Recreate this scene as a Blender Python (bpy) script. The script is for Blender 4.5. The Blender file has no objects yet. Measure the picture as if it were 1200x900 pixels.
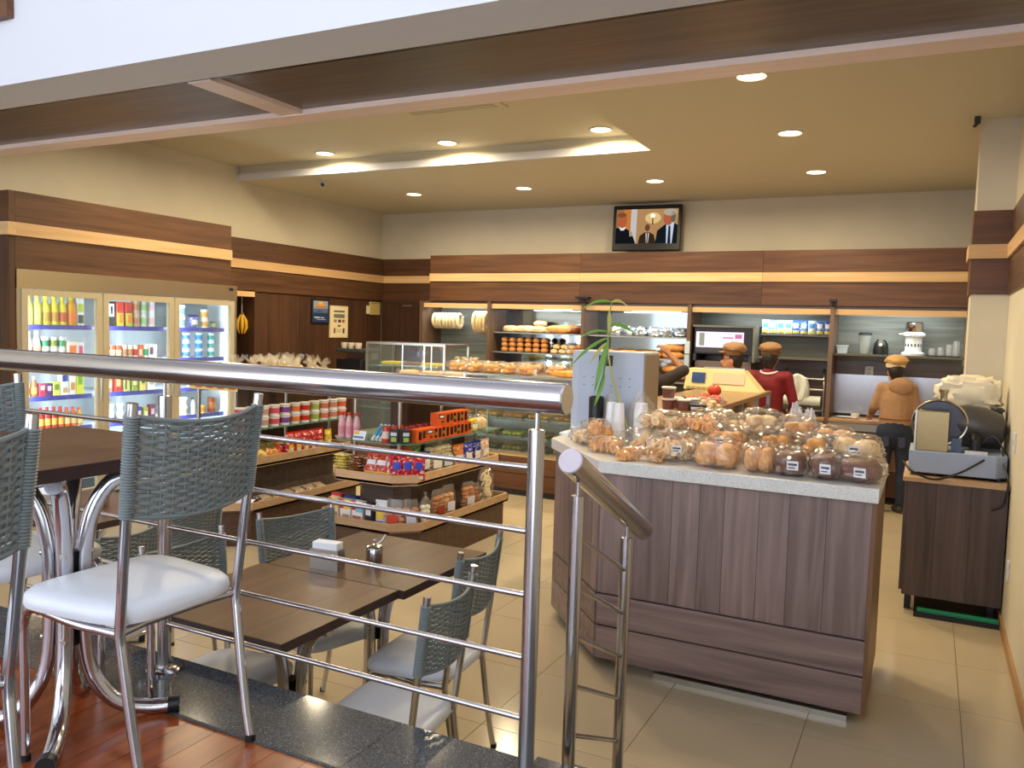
import bpy, bmesh, math, random
from mathutils import Vector, Matrix, noise
from math import pi, sin, cos, radians as R

random.seed(7)
SC = bpy.context.scene
COL = SC.collection

# ------------------------------------------------------------------ camera
cd = bpy.data.cameras.new('camera'); cam = bpy.data.objects.new('camera', cd); COL.objects.link(cam)
cd.sensor_width = 36; cd.lens = 966.18 / 1200 * 36; cd.clip_start = 0.05; cd.clip_end = 200
def cam_matrix(yaw, pitch, roll, loc):
    fwd = Vector((sin(yaw)*cos(pitch), cos(yaw)*cos(pitch), -sin(pitch)))
    right = Vector((cos(yaw), -sin(yaw), 0)); down = fwd.cross(right)
    r2 = cos(roll)*right + sin(roll)*down; d2 = -sin(roll)*right + cos(roll)*down
    m = Matrix((r2, -d2, -fwd)).transposed().to_4x4(); m.translation = loc
    return m
cam.matrix_world = cam_matrix(-0.467423, 0.0665029, -0.0306727, Vector((0, 0, 1.78)))
SC.camera = cam
# ------------------------------------------------------------------ world, exposure
wd = bpy.data.worlds.new('world'); SC.world = wd; wd.use_nodes = True
bg = wd.node_tree.nodes['Background']; bg.inputs[0].default_value = (0.80, 0.87, 1.0, 1); bg.inputs[1].default_value = 3.9
SC.view_settings.view_transform = 'Standard'; SC.view_settings.look = 'None'
SC.view_settings.exposure = 0.0; SC.view_settings.gamma = 1.0; SC.view_settings.use_curve_mapping = False
LAMP_W = 30.0
LAMP_COL = (1.0, 0.83, 0.55)

# ------------------------------------------------------------------ materials
def srgb(c):
    return tuple(((v/255)/12.92 if v/255 <= .04045 else ((v/255+.055)/1.055)**2.4) for v in c)
MATS = {}
def nt(name):
    m = bpy.data.materials.new(name); m.use_nodes = True
    t = m.node_tree; return m, t, t.nodes['Principled BSDF']
def mat(name, rgb, rough=.5, metal=0, spec=.5, noise_amt=0.0, nscale=30, alpha=None, trans=0, ior=1.45, emit=0, coat=0, bump=0):
    if name in MATS: return MATS[name]
    m, t, b = nt(name); c = srgb(rgb)
    b.inputs['Base Color'].default_value = (*c, 1); b.inputs['Roughness'].default_value = rough
    b.inputs['Metallic'].default_value = metal; b.inputs['Specular IOR Level'].default_value = spec
    b.inputs['IOR'].default_value = ior
    if trans: b.inputs['Transmission Weight'].default_value = trans
    if coat: b.inputs['Coat Weight'].default_value = coat; b.inputs['Coat Roughness'].default_value = .1
    if emit: b.inputs['Emission Color'].default_value = (*c, 1); b.inputs['Emission Strength'].default_value = emit
    if noise_amt or bump:
        tc = t.nodes.new('ShaderNodeTexCoord'); n = t.nodes.new('ShaderNodeTexNoise'); n.inputs['Scale'].default_value = nscale; n.inputs['Detail'].default_value = 4
        t.links.new(tc.outputs['Object'], n.inputs['Vector'])
        if noise_amt:
            rp = t.nodes.new('ShaderNodeValToRGB')
            rp.color_ramp.elements[0].position = .3; rp.color_ramp.elements[1].position = .7
            rp.color_ramp.elements[0].color = (*[v*(1-noise_amt) for v in c], 1); rp.color_ramp.elements[1].color = (*[min(1, v*(1+noise_amt)) for v in c], 1)
            t.links.new(n.outputs['Fac'], rp.inputs[0]); t.links.new(rp.outputs[0], b.inputs['Base Color'])
        if bump:
            bp = t.nodes.new('ShaderNodeBump'); bp.inputs['Strength'].default_value = bump; bp.inputs['Distance'].default_value = .01
            t.links.new(n.outputs['Fac'], bp.inputs['Height']); t.links.new(bp.outputs[0], b.inputs['Normal'])
    MATS[name] = m; return m
def wood(name, c1, c2, axis='z', rough=.42, scale=1.0, coat=0, spec=.4):
    """streaky laminate: noise drawn out along the grain axis"""
    if name in MATS: return MATS[name]
    m, t, b = nt(name); tc = t.nodes.new('ShaderNodeTexCoord'); mp = t.nodes.new('ShaderNodeMapping')
    s = {'x': (1.2, 22, 22), 'y': (22, 1.2, 22), 'z': (22, 22, 1.2)}[axis]
    mp.inputs['Scale'].default_value = [v*scale for v in s]
    oi = t.nodes.new('ShaderNodeObjectInfo'); ad = t.nodes.new('ShaderNodeVectorMath'); ad.operation = 'ADD'
    mu = t.nodes.new('ShaderNodeMath'); mu.operation = 'MULTIPLY'; mu.inputs[1].default_value = 37
    t.links.new(oi.outputs['Random'], mu.inputs[0]); t.links.new(tc.outputs['Object'], ad.inputs[0]); t.links.new(mu.outputs[0], ad.inputs[1])
    t.links.new(ad.outputs[0], mp.inputs['Vector'])
    n = t.nodes.new('ShaderNodeTexNoise'); n.inputs['Scale'].default_value = 1.0; n.inputs['Detail'].default_value = 6; n.inputs['Distortion'].default_value = .6
    t.links.new(mp.outputs[0], n.inputs['Vector'])
    rp = t.nodes.new('ShaderNodeValToRGB'); rp.color_ramp.elements[0].position = .28; rp.color_ramp.elements[1].position = .74
    rp.color_ramp.elements[0].color = (*srgb(c1), 1); rp.color_ramp.elements[1].color = (*srgb(c2), 1)
    t.links.new(n.outputs['Fac'], rp.inputs[0])
    hs = t.nodes.new('ShaderNodeHueSaturation'); mr = t.nodes.new('ShaderNodeMapRange')
    mr.inputs['To Min'].default_value = .82; mr.inputs['To Max'].default_value = 1.16
    t.links.new(oi.outputs['Random'], mr.inputs[0]); t.links.new(mr.outputs[0], hs.inputs['Value']); t.links.new(rp.outputs[0], hs.inputs['Color'])
    t.links.new(hs.outputs[0], b.inputs['Base Color'])
    b.inputs['Roughness'].default_value = rough; b.inputs['Specular IOR Level'].default_value = spec
    if coat: b.inputs['Coat Weight'].default_value = coat; b.inputs['Coat Roughness'].default_value = .12
    MATS[name] = m; return m
def speckle(name, base, dark, light, scale=220, rough=.25, amt=.62):
    if name in MATS: return MATS[name]
    m, t, b = nt(name); tc = t.nodes.new('ShaderNodeTexCoord'); n = t.nodes.new('ShaderNodeTexNoise'); n.inputs['Scale'].default_value = scale; n.inputs['Detail'].default_value = 3
    n2 = t.nodes.new('ShaderNodeTexNoise'); n2.inputs['Scale'].default_value = 9; n2.inputs['Detail'].default_value = 5
    rp = t.nodes.new('ShaderNodeValToRGB'); e = rp.color_ramp.elements
    e[0].position = .36; e[0].color = (*srgb(dark), 1); e[1].position = .47; e[1].color = (*srgb(base), 1)
    x = e.new(amt); x.color = (*srgb(base), 1); x = e.new(amt+.06); x.color = (*srgb(light), 1)
    mx = t.nodes.new('ShaderNodeMixRGB'); mx.blend_type = 'MULTIPLY'; mx.inputs[0].default_value = .2
    t.links.new(tc.outputs['Object'], n.inputs[0]); t.links.new(tc.outputs['Object'], n2.inputs[0]); t.links.new(n.outputs['Fac'], rp.inputs[0])
    t.links.new(rp.outputs[0], mx.inputs[1]); t.links.new(n2.outputs['Fac'], mx.inputs[2]); t.links.new(mx.outputs[0], b.inputs['Base Color'])
    b.inputs['Roughness'].default_value = rough; MATS[name] = m; return m
def film(name, tint, op=.12, rough=.12):
    """thin clear plastic or pane: mostly see-through with fresnel gloss"""
    if name in MATS: return MATS[name]
    m = bpy.data.materials.new(name); m.use_nodes = True; t = m.node_tree; t.nodes.clear()
    out = t.nodes.new('ShaderNodeOutputMaterial'); tr = t.nodes.new('ShaderNodeBsdfTransparent'); gl = t.nodes.new('ShaderNodeBsdfGlossy')
    df = t.nodes.new('ShaderNodeBsdfDiffuse'); m1 = t.nodes.new('ShaderNodeMixShader'); m2 = t.nodes.new('ShaderNodeMixShader'); lf = t.nodes.new('ShaderNodeLayerWeight'); pw = t.nodes.new('ShaderNodeMath'); pw.operation = 'POWER'; pw.inputs[1].default_value = 3.9
    lw = t.nodes.new('ShaderNodeMath'); lw.operation = 'MULTIPLY_ADD'; lw.inputs[1].default_value = .55; lw.inputs[2].default_value = .05
    t.links.new(lf.outputs['Facing'], pw.inputs[0]); t.links.new(pw.outputs[0], lw.inputs[0]); gl.inputs['Roughness'].default_value = rough
    df.inputs[0].default_value = (*srgb(tint), 1); tr.inputs[0].default_value = (*[min(1, .5+.5*v/255) for v in tint], 1); m1.inputs[0].default_value = op
    t.links.new(tr.outputs[0], m1.inputs[1]); t.links.new(df.outputs[0], m1.inputs[2])
    t.links.new(lw.outputs[0], m2.inputs[0]); t.links.new(m1.outputs[0], m2.inputs[1]); t.links.new(gl.outputs[0], m2.inputs[2])
    t.links.new(m2.outputs[0], out.inputs[0]); MATS[name] = m; return m
def emis(name, rgb, s):
    if name in MATS: return MATS[name]
    m = bpy.data.materials.new(name); m.use_nodes = True; t = m.node_tree; t.nodes.clear()
    o = t.nodes.new('ShaderNodeOutputMaterial'); e = t.nodes.new('ShaderNodeEmission'); e.inputs[0].default_value = (*srgb(rgb), 1); e.inputs[1].default_value = s
    t.links.new(e.outputs[0], o.inputs[0]); MATS[name] = m; return m

M_CHROME = mat('chrome', (205, 205, 210), .12, 1)
M_STEEL = mat('brushed_steel', (190, 185, 175), .3, 1)
M_SATIN = mat('satin_steel', (200, 195, 195), .2, 1)
M_WALL = mat('cream_wall', (208, 199, 178), .75, noise_amt=.03, nscale=3)
M_CEIL = mat('cream_ceiling', (204, 197, 174), .85)
M_WHITE = mat('white_paint', (208, 208, 212), .7)
M_BLACK = mat('black_plastic', (22, 22, 24), .4)
M_DKGREY = mat('dark_grey', (52, 53, 56), .5)
M_WALNUT = wood('walnut_vertical', (108, 90, 86), (152, 130, 124), 'z')
M_WALNUTX = wood('walnut_horizontal', (104, 86, 82), (148, 126, 119), 'x')
M_BAND = wood('brown_band_x', (76, 48, 30), (112, 74, 46), 'x', .45)
M_BANDY = wood('brown_band_y', (72, 46, 29), (108, 72, 46), 'y', .45)
M_PANEL = wood('dark_panel_vertical', (62, 39, 25), (92, 60, 40), 'z', .5)
M_PANELX = wood('dark_panel_x', (84, 70, 62), (114, 96, 84), 'x', .3)
M_MAPLE = wood('light_maple_x', (214, 172, 118), (232, 194, 142), 'x', .45)
M_MAPLEY = wood('light_maple_y', (210, 168, 116), (230, 190, 140), 'y', .45)
M_RIM = wood('pinkish_maple', (222, 198, 184), (234, 212, 198), 'x', .3)
M_TRIM = wood('gondola_maple', (186, 150, 112), (206, 172, 134), 'x', .45)
M_GOND = wood('gondola_walnut', (70, 50, 40), (100, 74, 58), 'x', .45)
M_TABLE = wood('table_walnut', (80, 52, 33), (106, 74, 49), 'y', .33, .7, spec=.16)
M_TEDGE = mat('table_edge', (62, 44, 40), .4)
M_PLANK = wood('red_plank', (96, 40, 20), (156, 78, 38), 'y', .26, .6, spec=.3)
M_STONE = speckle('dark_granite', (80, 85, 92), (50, 54, 58), (150, 155, 158), 260, .10)
M_GRANITE = speckle('pale_granite', (232, 231, 226), (186, 184, 178), (240, 240, 238), 330, .3, .58)
M_TILE = mat('beige_tile', (184, 168, 140), .15, noise_amt=.03, nscale=2, spec=.5)
M_GROUT = mat('grout', (120, 104, 82), .8)
M_VINYL = mat('white_vinyl', (214, 218, 224), .38)
M_WICKER = mat('grey_green_cane', (114, 122, 121), .4, spec=.4)
M_GLASS = film('clear_glass', (225, 240, 238), .03, .02)
M_GLASSG = film('green_glass_edge', (120, 190, 160), .3, .05)
M_CELLO = film('cellophane', (252, 248, 240), .065, .14)
M_SHELFG = film('glass_shelf', (170, 210, 195), .22, .05)

# ------------------------------------------------------------------ mesh builder
class G:
    def __init__(s): s.v = []; s.f = []; s.m = []; s.cur = 0
    def mi(s, i): s.cur = i; return s
    def add(s, vs, fs):
        o = len(s.v); s.v += [tuple(v) for v in vs]
        for f in fs: s.f.append(tuple(o+i for i in f)); s.m.append(s.cur)
        return s
    def box(s, x0, x1, y0, y1, z0, z1):
        return s.add([(x0,y0,z0),(x1,y0,z0),(x1,y1,z0),(x0,y1,z0),(x0,y0,z1),(x1,y0,z1),(x1,y1,z1),(x0,y1,z1)],
                     [(0,3,2,1),(4,5,6,7),(0,1,5,4),(1,2,6,5),(2,3,7,6),(3,0,4,7)])
    def rbox(s, cx, cy, z0, w, d, h, rz=0, taper=1.0):
        vs = []
        for z, k in ((z0, 1), (z0+h, taper)):
            for sx, sy in ((-1,-1),(1,-1),(1,1),(-1,1)):
                x, y = sx*w/2*k, sy*d/2*k
                vs.append((cx+x*cos(rz)-y*sin(rz), cy+x*sin(rz)+y*cos(rz), z))
        return s.add(vs, [(0,3,2,1),(4,5,6,7),(0,1,5,4),(1,2,6,5),(2,3,7,6),(3,0,4,7)])
    def prism(s, poly, z0, z1):
        n = len(poly); vs = [(x,y,z0) for x,y in poly]+[(x,y,z1) for x,y in poly]
        return s.add(vs, [tuple(range(n-1,-1,-1)), tuple(range(n,2*n))]+[(i,(i+1)%n,n+(i+1)%n,n+i) for i in range(n)])
    def ring_rail(s, poly, z0, z1, th):
        """upright board following an open polyline, thickness th to its left"""
        for a, b in zip(poly, poly[1:]):
            dx, dy = b[0]-a[0], b[1]-a[1]; L = math.hypot(dx, dy); nx, ny = -dy/L*th, dx/L*th
            s.prism([a, b, (b[0]+nx, b[1]+ny), (a[0]+nx, a[1]+ny)], z0, z1)
        return s
    def tube(s, pts, r, n=8, caps=True, closed=False):
        pts = [Vector(p) for p in pts]; rs = r if isinstance(r, (list, tuple)) else [r]*len(pts); o = len(s.v); k = len(pts); up = None
        for i, p in enumerate(pts):
            a = pts[(i-1) % k] if (closed or i > 0) else p; b = pts[(i+1) % k] if (closed or i < k-1) else p
            t = (b-a).normalized() if (b-a).length > 1e-9 else Vector((0,0,1))
            if up is None: up = t.orthogonal().normalized()
            u = up - t*up.dot(t); u = u.normalized() if u.length > 1e-6 else t.orthogonal().normalized(); up = u; w = t.cross(u)
            for j in range(n):
                q = p + (u*cos(2*pi*j/n) + w*sin(2*pi*j/n))*rs[i]; s.v.append(tuple(q))
        for i in range(k if closed else k-1):
            for j in range(n):
                a = o+i*n+j; b = o+i*n+(j+1) % n; c = o+((i+1) % k)*n+(j+1) % n; d = o+((i+1) % k)*n+j
                s.f.append((a, b, c, d)); s.m.append(s.cur)
        if caps and not closed:
            s.f.append(tuple(o+j for j in range(n-1,-1,-1))); s.m.append(s.cur)
            s.f.append(tuple(o+(k-1)*n+j for j in range(n))); s.m.append(s.cur)
        return s
    def cyl(s, p0, p1, r, n=16): return s.tube([p0, p1], r, n)
    def lathe(s, prof, n=16, c=(0,0,0), cap=True):
        o = len(s.v); k = len(prof)
        for r, z in prof:
            for j in range(n): s.v.append((c[0]+r*cos(2*pi*j/n), c[1]+r*sin(2*pi*j/n), c[2]+z))
        for i in range(k-1):
            for j in range(n):
                s.f.append((o+i*n+j, o+i*n+(j+1) % n, o+(i+1)*n+(j+1) % n, o+(i+1)*n+j)); s.m.append(s.cur)
        if cap:
            s.f.append(tuple(o+j for j in range(n-1,-1,-1))); s.m.append(s.cur)
            s.f.append(tuple(o+(k-1)*n+j for j in range(n))); s.m.append(s.cur)
        return s
    def ball(s, c, r, nu=10, nv=7, amp=0, seed=0, fr=8, sq=1.0, rz=0):
        rx, ry, rz_ = r if isinstance(r, (tuple, list)) else (r, r, r); o = len(s.v)
        for i in range(nv+1):
            th = pi*i/nv
            for j in range(nu):
                ph = 2*pi*j/nu; d = Vector((sin(th)*cos(ph), sin(th)*sin(ph), cos(th)))
                e = Vector([math.copysign(abs(q)**sq, q) for q in d])
                k = 1+amp*noise.noise(d*fr*.35+Vector((seed*3.1, seed*1.7, seed)))
                x, y, z = e.x*rx*k, e.y*ry*k, e.z*rz_*k
                s.v.append((c[0]+x*cos(rz)-y*sin(rz), c[1]+x*sin(rz)+y*cos(rz), c[2]+z))
        for i in range(nv):
            for j in range(nu):
                s.f.append((o+i*nu+j, o+(i+1)*nu+j, o+(i+1)*nu+(j+1) % nu, o+i*nu+(j+1) % nu)); s.m.append(s.cur)
        return s
    def floor0(s, z0=.001):
        s.v = [(x, y, max(z, z0)) for x, y, z in s.v]; return s
    def xf(s, M, start=0):
        for i in range(start, len(s.v)): s.v[i] = tuple(M @ Vector(s.v[i]))
        return s
    def mesh(s, name, mats, smooth=False, bevel=0, seg=2):
        me = bpy.data.meshes.new(name); me.from_pydata(s.v, [], s.f)
        ms = mats if isinstance(mats, (list, tuple)) else [mats]
        for q in ms: me.materials.append(q)
        me.polygons.foreach_set('material_index', s.m)
        bm = bmesh.new(); bm.from_mesh(me); bmesh.ops.remove_doubles(bm, verts=bm.verts, dist=1e-5)
        if bevel:
            bmesh.ops.recalc_face_normals(bm, faces=bm.faces)
            ed = [e for e in bm.edges if len(e.link_faces) == 2 and e.calc_face_angle(0) > .5]
            bmesh.ops.bevel(bm, geom=ed, offset=bevel, segments=seg, affect='EDGES', profile=.5, clamp_overlap=True)
        else: bmesh.ops.recalc_face_normals(bm, faces=bm.faces)
        if smooth:
            for f in bm.faces: f.smooth = True
            for e in bm.edges:
                if len(e.link_faces) == 2 and e.calc_face_angle(0) > R(42): e.smooth = False
        bm.to_mesh(me); bm.free(); return me
    def build(s, name, mats, parent=None, smooth=False, bevel=0, loc=None, rz=0, seg=2):
        return put(name, s.mesh(name, mats, smooth, bevel, seg), parent, loc, rz)
def put(name, me, parent=None, loc=None, rz=0):
    o = bpy.data.objects.new(name, me); COL.objects.link(o)
    if parent is not None: o.parent = parent
    if loc is not None: o.location = loc
    if rz: o.rotation_euler[2] = rz
    return o
def tag(o, label, cat, group=None):
    o['label'] = label; o['category'] = cat
    if group: o['group'] = group
    return o
def thing(name, label, cat, loc=(0,0,0), rz=0, group=None):
    o = bpy.data.objects.new(name, None); COL.objects.link(o); o.empty_display_size = .1
    o.location = loc; o.rotation_euler[2] = rz; return tag(o, label, cat, group)
def struct(o): o['kind'] = 'structure'; return o
GS = 1
def place(name, kind, label, cat, loc, rz=0, group=None, scale=None, rot=None):
    """kind: list of (part name, mesh, index of its parent part or None); meshes are shared by every copy"""
    if len(kind) == 1: root = put(name, kind[0][1])
    else:
        root = bpy.data.objects.new(name, None); COL.objects.link(root); root.empty_display_size = .05
        made = []
        for nm, me, pi_ in kind: made.append(put(nm, me, root if pi_ is None else made[pi_]))
    root.location = loc; root.rotation_euler = rot if rot else (0, 0, rz)
    if scale is None and GS != 1: scale = GS
    if scale: root.scale = (scale,)*3 if isinstance(scale, (int, float)) else scale
    return tag(root, label, cat, group)
def B(x0, x1, y0, y1, z0, z1): return G().box(x0, x1, y0, y1, z0, z1)
# ================================================================== the room
ZP = 0.66                      # raised dining platform
XL, XR, YB = -7.46, 0.50, 10.30
ZC, ZU = 3.44, 3.607           # lower ceiling, raised tray
# floor with its tiles
fl = struct(B(XL-.1, XR+.1, 1.86, YB+.1, -.12, -.006).build('floor', M_GROUT))
T = .645; tile_cache = {}
nx0 = int(math.floor((XL-.229)/T)); ny0 = int(math.floor((1.9-3.825)/T))
for i in range(nx0, 1):
    for j in range(ny0, 11):
        x0 = max(.229+i*T, XL); x1 = min(.229+(i+1)*T, XR); y0 = max(3.825+j*T, 1.9); y1 = min(3.825+(j+1)*T, YB)
        if x1-x0 < .02 or y1-y0 < .02: continue
        key = (round(x1-x0, 3), round(y1-y0, 3))
        if key not in tile_cache: tile_cache[key] = B(.0015, key[0]-.0015, .0015, key[1]-.0015, -.006, 0).mesh('tile', M_TILE)
        put('tile', tile_cache[key], fl, (x0, y0, 0))
# walls
struct(B(XL-.12, XL, 2.78, YB+.12, -.12, 3.62).box(XL-.12, XL, -3.5, 2.78, -.12, 5.4).build('wall_left', M_WALL))
struct(B(XL-.12, 2.6, -3.5, 2.78, 5.4, 5.5).build('ceiling_hall_added', M_WHITE))  # unseen ceiling, added so the chrome mirrors something darker than sky
struct(B(XL, XR+.12, YB, YB+.12, -.12, 3.62).build('wall_back', M_WALL))
struct(B(XR, XR+.12, -1.0, YB, -.12, 3.62).build('wall_right', M_WALL))
struct(B(.25, XR, 7.11, 7.50, 0, ZC).build('trim_1', M_WALL))['label'] = 'cream pillar beside the right wall'
struct(B(XR-.015, XR, 3.0, 7.11, 0, .07).build('baseboard_right', wood('baseboard_wood', (150,112,72), (170,132,90), 'y')))
# ceilings: lower ring, raised tray, the tray's upright edges
c = G(); TX, TY = -2.37, 7.40
c.box(XL, XR, TY, YB, ZC, ZC+.05); c.box(TX, XR, 3.95, TY, ZC, ZC+.05)
c.box(XL, TX, TY, TY+.03, ZC+.05, ZU+.05); c.box(TX, TX+.03, 3.95, TY, ZC+.05, ZU+.05)
struct(c.build('ceiling', M_CEIL))
struct(B(XL, TX, 3.95, TY, ZU, ZU+.05).build('ceiling_tray', M_CEIL))
struct(B(XL, TX-.0, TY-.045, TY, ZC+.002, ZC+.075).build('trim_2', M_WHITE))
# back-wall fascia: brown board, maple strip, brown board; and the same band round the walls
def band(name, x0, x1, y0, y1, axis, proud, tops=(2.765, 2.515, 2.41, 2.145), cuts=1):
    """three stacked boards on a wall; proud = (dx,dy) of the strip"""
    br, mp = (M_BAND, M_MAPLE) if axis == 'x' else (M_BANDY, M_MAPLEY)
    root = struct(put(name, B(x0, x1, y0, y1, tops[3], tops[0]).mesh(name, br)))
    for k, (za, zb, mm, pr) in enumerate(((tops[1]+.002, tops[0], br, .012), (tops[2], tops[1], mp, .03), (tops[3], tops[2]-.002, br, .012))):
        for q in range(cuts):
            a, b = q/cuts, (q+1)/cuts
            if axis == 'x': g = B(x0+(x1-x0)*a+.0015, x0+(x1-x0)*b-.0015, y0-pr, y0, za, zb)
            else:
                s_ = proud
                xf_ = x1 if s_ > 0 else x0
                g = B(min(xf_, xf_+s_*pr), max(xf_, xf_+s_*pr), y0+(y1-y0)*a+.0015, y0+(y1-y0)*b-.0015, za, zb)
            g.build('board', mm, root)
    return root
band('trim_3', -6.27, .49, 9.80, YB, 'x', 0, cuts=3)
band('trim_4', XL, -6.27, YB-.03, YB, 'x', 0)
band('trim_5', XL, XL+.05, 6.47, YB-.03, 'y', 1)
band('trim_6', XL, -6.62, 4.15, 6.45, 'y', 1)
# near end of the fridge surround
for za, zb, mm in ((2.515, 2.765, M_BAND), (2.41, 2.515, M_MAPLE), (0, 2.41, M_PANEL)):
    struct(B(XL, -6.608+(.02 if mm is M_MAPLE else 0), 4.10-(.02 if mm is M_MAPLE else 0), 4.15, za, zb-.001).build('trim_7', mm))
# band round the pillar and along the right wall
for za, zb, mx, my, pr in ((2.515, 2.765, M_BAND, M_BANDY, .015), (2.41, 2.515, M_MAPLE, M_MAPLEY, .035), (2.145, 2.41, M_BAND, M_BANDY, .015)):
    struct(B(.25-pr, XR-pr, 7.11-pr, 7.11, za, zb-.001).build('trim_8', mx))
    struct(B(.25-pr, .25, 7.11, 7.5, za, zb-.001).build('trim_8', my))
    struct(B(XR-pr, XR, 3.0, 7.11, za, zb-.001).build('trim_9', my))
# plank panelling of the back-left walls
pw = struct(B(XL, XL+.02, 6.5, YB-.03, 0, 2.145).build('wall_panelling', M_PANEL))
y = 7.28; k = 0
plm = {}
while y < 10.2:
    w = (.30, .30, .24, .32)[k % 4]; k += 1; w = min(w, 10.27-y)
    if w not in plm: plm[w] = B(0, .016, .003, w-.003, 0, 2.14).mesh('plank', M_PANEL)
    put('plank', plm[w], pw, (XL+.02, y, 0)); y += w
dr = struct(B(XL+.04, -6.40, YB-.04, YB, 0, 2.14).build('door_1', M_PANEL))
for q in range(3):
    B(-7.40+q*.33, -7.40+q*.33+.324, YB-.055, YB-.04, 0, 2.10).build('plank', M_PANEL, dr)
B(-7.02, -6.86, YB-.075, YB-.055, 2.065, 2.09).build('door_closer', M_STEEL, dr)
# ------------------------------------------------------------------ beam between the hall and the shop
ZB = 3.0
bm_ = struct(B(XL, 2.6, 2.79, 3.96, ZB+.045, ZB+.10).build('ceiling_beam', M_PANELX))
for a, b in ((XL, -3.5), (-3.34, 2.6)):
    B(a, b, 3.12, 3.80, ZB+.02, ZB+.045).build('panel', M_PANELX, bm_)
B(XL, 2.6, 3.80, 3.97, ZB-.01, ZB+.05).build('rim_board', M_RIM, bm_)
B(-3.5, -3.34, 3.11, 3.80, ZB-.005, ZB+.045).build('cross_board', M_RIM, bm_)
B(XL, 2.6, 3.095, 3.12, ZB, ZB+.05).build('shadow_gap_strip', mat('shadow_gap_dark', (40, 44, 50), .25, .8), bm_)  # dark strip standing in for the shadow gap behind the bulkhead
struct(B(XL, 2.6, 2.78, 3.095, ZB+.0, 5.4).build('wall_bulkhead', M_WHITE))
struct(B(XL, 2.6, 3.9, 3.96, ZB+.1, ZU+.05).build('wall_bulkhead_back', M_WALL))
struct(B(-5.2, -4.416, 2.74, 2.78, 3.337, 3.7).build('trim_10', M_BAND))
# ------------------------------------------------------------------ platform, stone edge, stairs
pf = struct(B(XL, -.905, -3.5, 1.6, ZP-.2, ZP-.012).build('floor_platform', mat('subfloor', (60, 32, 20), .8)))
xs = [-1.465+.105*k for k in range(-20, 6)]
random.seed(3)
pcache = {}
for q, x in enumerate(xs):
    L = [-3.5]; yy = -.6 + random.random()*.9
    while yy < 1.4: L.append(yy); yy += .55 + random.random()*.5
    L.append(1.6)
    for a, b in zip(L, L[1:]):
        if b < .2 or x > -.96: continue
        a = max(a, .0)
        B(x+.0008, x+.1042, a+.0008, b-.0008, ZP-.012, ZP).build('plank', M_PLANK, pf)
        
st = struct(B(XL, .5, 1.62, 1.872, -.12, ZP-.03).build('platform_riser', M_WALL))
xe = [XL, -6.1, -5.2, -4.3, -3.4, -2.35, -1.27, -.907, .0, .5]
for a, b in zip(xe, xe[1:]):
    B(a+.001, b-.001, 1.603, 1.892, ZP-.03, ZP).build('stone_slab', M_STONE, st)
struct(B(-.9, .5, -1.0, 1.6, ZP-.2, ZP-.004).build('floor_landing', M_STONE))
for k, (ya, yb, z) in enumerate(((1.895, 2.19, .495), (2.19, 2.49, .33), (2.49, 2.79, .165))):
    s_ = struct(B(-.98, .49, ya, yb, 0, z-.03).build('stair_%d' % (k+1), M_WALL))
    B(-.985, .49, ya, yb+.012, z-.03, z).build('tread', M_STONE, s_)

# ================================================================== lamps in the ceiling
def disc_kind():
    ring = G().lathe([(.105, 0), (.105, -.008), (.092, -.012), (.088, -.004), (.088, 0)], 28, cap=False).mesh('ring', M_WHITE, True)
    lens = G().lathe([(.001, -.005), (.088, -.005)], 28, cap=False).mesh('diffuser', emis('lamp_glow', (255, 226, 160), 14))
    return [('ring', ring, None), ('diffuser', lens, None)]
dk = disc_kind()
def downlight(x, y, z, where):
    o = place('ceiling_downlight', dk, 'round warm recessed downlight ' + where, 'ceiling light', (x, y, z), group='recessed ceiling downlights')
    l = bpy.data.lights.new('downlight_lamp', 'AREA'); l.shape = 'DISK'; l.size = .16; l.energy = LAMP_W; l.color = LAMP_COL; l.spread = R(172)
    lo = bpy.data.objects.new('downlight_lamp', l); COL.objects.link(lo); lo.parent = o; lo.location = (0, 0, -.02)
for x in (-5.92, -4.385, -2.765): downlight(x, 7.10, ZU, 'in the raised ceiling tray')
for x in (-5.905, -4.365, -2.775): downlight(x, 8.80, ZC, 'in the low ceiling near the television')
for y in (5.46, 7.07, 8.79): downlight(-1.113, y, ZC, 'in the low ceiling above the counters')
for x in (-5.92, -4.385, -2.765): downlight(x, 5.35, ZU, 'in the raised tray close to the beam')
# air grille, cctv, sensor
ag = thing('ceiling_vent', 'flat rectangular grille in the raised ceiling beside the beam', 'vent', (0, 0, 0))
B(-4.15, -3.20, 5.72, 6.12, ZU-.014, ZU).build('frame', M_CEIL, ag)
for k in range(6): B(-4.08, -3.27, 5.76+k*.055, 5.79+k*.055, ZU-.022, ZU-.014).build('slat', M_CEIL, ag)
cc = thing('security_camera', 'small white bullet security camera under the ceiling step', 'camera', (-6.37, 7.62, ZC))
G().lathe([(.035, 0), (.035, -.012)], 16).build('base', M_WHITE, cc, True)
G().tube([(0, 0, -.01), (.0, -.01, -.05)], .01, 8).build('stem', M_WHITE, cc, True)
G().tube([(-.05, .04, -.05), (.03, -.05, -.07)], .03, 14).build('housing', M_WHITE, cc, True)
G().tube([(.03, -.05, -.07), (.034, -.055, -.071)], .022, 14).build('lens', M_BLACK, cc, True)
sn = tag(G().rbox(0, 0, -.05, .04, .05, .05).tube([(0, -.01, -.05), (-.02, -.03, -.075)], .012, 8).build('motion_sensor', M_DKGREY, loc=(.215, 7.03, ZC-.0)), 'small dark sensor by the top of the pillar', 'sensor')
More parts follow.
